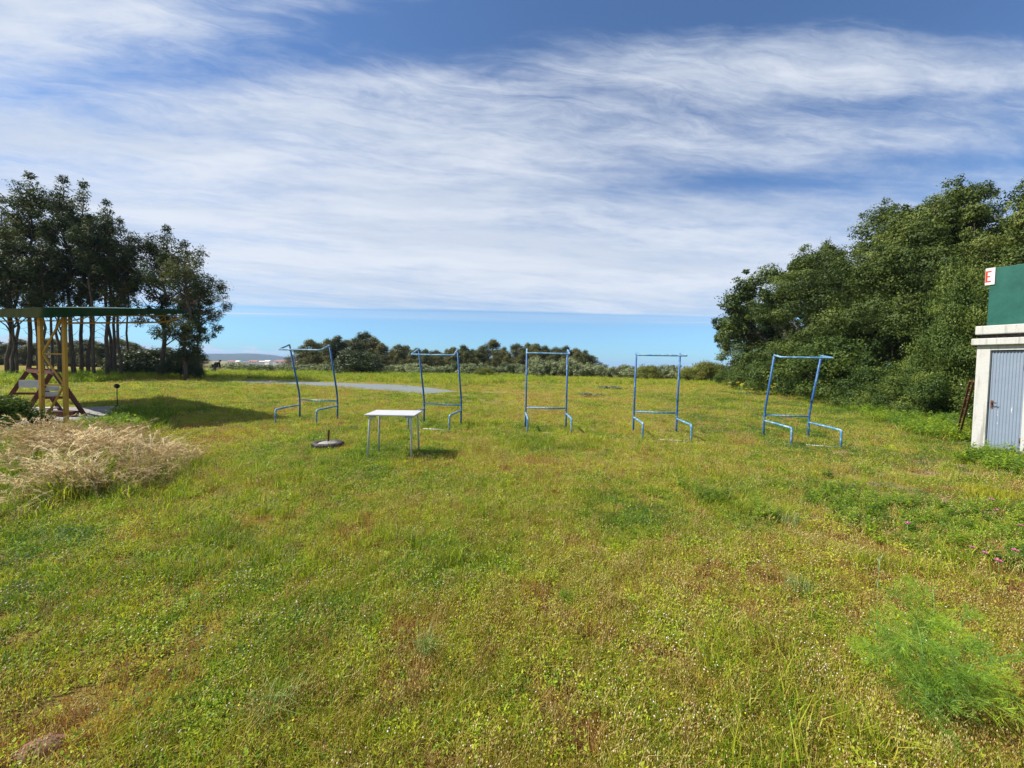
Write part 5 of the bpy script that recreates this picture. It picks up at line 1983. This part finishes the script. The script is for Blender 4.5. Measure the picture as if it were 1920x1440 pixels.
# pink flowers on the right
def flower_meshes():
    rs_ = np.random.RandomState(15)
    n = 46
    a = rs_.rand(n) * 6.283
    P = np.tile(np.array([[0, 0, 0.10]]), (n, 1))
    D = np.stack([np.cos(a), np.sin(a), 0.25 + rs_.rand(n) * 0.8], -1)
    V, Q = leafquads(P, D, rs_.randn(n, 3) + np.array([0, 0, 1.0]), 0.014 + rs_.rand(n) * .010, np.full(n, .005))
    bl = np_mesh('bloom', V, [Q])
    bl.materials.append(M['pinkfl'])
    b = MB()
    b.tube([(0.01, 0, -0.02), (0.004, 0, 0.05), (0, 0, 0.10)], [0.0022, 0.002, 0.002], 6)
    b.ball((0, 0, 0.098), 0.006, (1, 1, 1.2), 1)
    bmesh.ops.recalc_face_normals(b.bm, faces=b.bm.faces)
    st = bpy.data.meshes.new('stem')
    b.bm.to_mesh(st)
    b.bm.free()
    st.materials.append(M['fstem'])
    return st, bl


fm = flower_meshes()
for (px, py, s, lab) in ((1600, 912, 1.15, 'pink flower at the left end of the bare patch before the hut'), (1630, 908, 1.0, 'paler pink flower just right of the leftmost one'),
                         (1672, 872, 0.9, 'faint pink flower in the weeds below the ladder'), (1771, 942, 0.9, 'pink flower below the bare earth, left of the yellow clump'),
                         (1859, 937, 1.2, 'pink flower in front of the yellow-green clump'), (1868, 957, 1.1, 'pink flower just below the one at the yellow clump'),
                         (1701, 985, 1.15, 'single magenta flower in the middle of the herb mat'), (1913, 986, 1.0, 'pink flower at the right edge of the picture'),
                         (1823, 1031, 1.0, 'faded pink flower, upper left of the cluster above the fennel'), (1847, 1042, 1.0, 'pink flower, middle of the cluster above the fennel'),
                         (1872, 1058, 1.2, 'brightest pink flower, lowest of the cluster above the fennel'), (1903, 1038, 1.1, 'wide pink flower, rightmost of the cluster above the fennel')):
    g = ground(px, py)
    d = ray(px, py)
    t = (0.1 * s - CAM_H) / d.z
    P = d * t
    plant('pink_flower', fm, (None, None), (P.x, P.y, gz(P.x, P.y)), px, s * 1.1, lab, 'flower', 'pink flowers on the right', ('stem', 'bloom'))

# yellow umbels before the oak wood
def umbels(px, py, seed, label):
    g = ground(px, py)
    root = empty('yellow_umbel_plant', (g.x, g.y, 0), 0, label, 'plant', 'yellow-flowered plants before the wood')
    rs = np.random.RandomState(seed)
    b = MB()
    P = []
    for k in range(9):
        tp = np.array([rs.randn() * .35, rs.randn() * .2, 0.45 + rs.rand() * .35])
        b.tube([(tp[0] * .4, tp[1] * .4, 0), tuple(tp)], [0.008, 0.005], 5)
        a = rs.rand(26) * 6.283
        r = np.sqrt(rs.rand(26)) * .09
        P.append(tp + np.stack([r * np.cos(a), r * np.sin(a), .02 - r * .3 + rs.randn(26) * .01], -1))
    b.build('stem', M['fstem'], root)
    Vo, To = octa(np.concatenate(P), 0.013, 0.009)
    add_obj('bloom', np_mesh('bloom', Vo, [To]), M['yellowfl'], root)


umbels(1388, 743, 1, 'yellow-flowered plant before the oak wood, left one')
umbels(1466, 746, 2, 'yellow-flowered plant inside the rightmost blue frame')

# brown clod at the lower left
def clod():
    g = ground(72, 1408)
    b = MB()
    b.ball((0, 0, 0.0), 0.085, (1.0, 0.72, 0.5), 4)
    rs_ = random.Random(2)
    for v in b.bm.verts:
        k = 1 + 0.35 * (float(fbm(v.co.x * 28 + 5, v.co.y * 28 + v.co.z * 13, 3)) - 0.5)
        v.co *= k
    m = mat_worn('dry_brown_earth', (0.17, 0.09, 0.06), (0.27, 0.17, 0.12), 22, (0.4, 0.6), 0.95, 0, 0.05, 0.5, 0.9)
    tag(b.build('earth_clod', m, None, (g.x, g.y, 0.0), 0.6), 'reddish brown earth clod in the lower left corner', 'earth clod')


clod()


def haze():
    m, T, o = new_mat('thin_air')
    pv = T.n.new('ShaderNodeVolumePrincipled')
    pv.inputs['Color'].default_value = (0.42, 0.62, 1.0, 1)
    pv.inputs['Density'].default_value = 0.00016
    pv.inputs['Anisotropy'].default_value = 0.0
    T.l.new(pv.outputs[0], o.inputs['Volume'])
    b = MB()
    b.box((0, 2000, 14.5), (9000, 8000, 77.0))
    tag(b.build('haze', m), 'thin blue air between the field and the far hills', 'haze', kind='stuff')


haze()
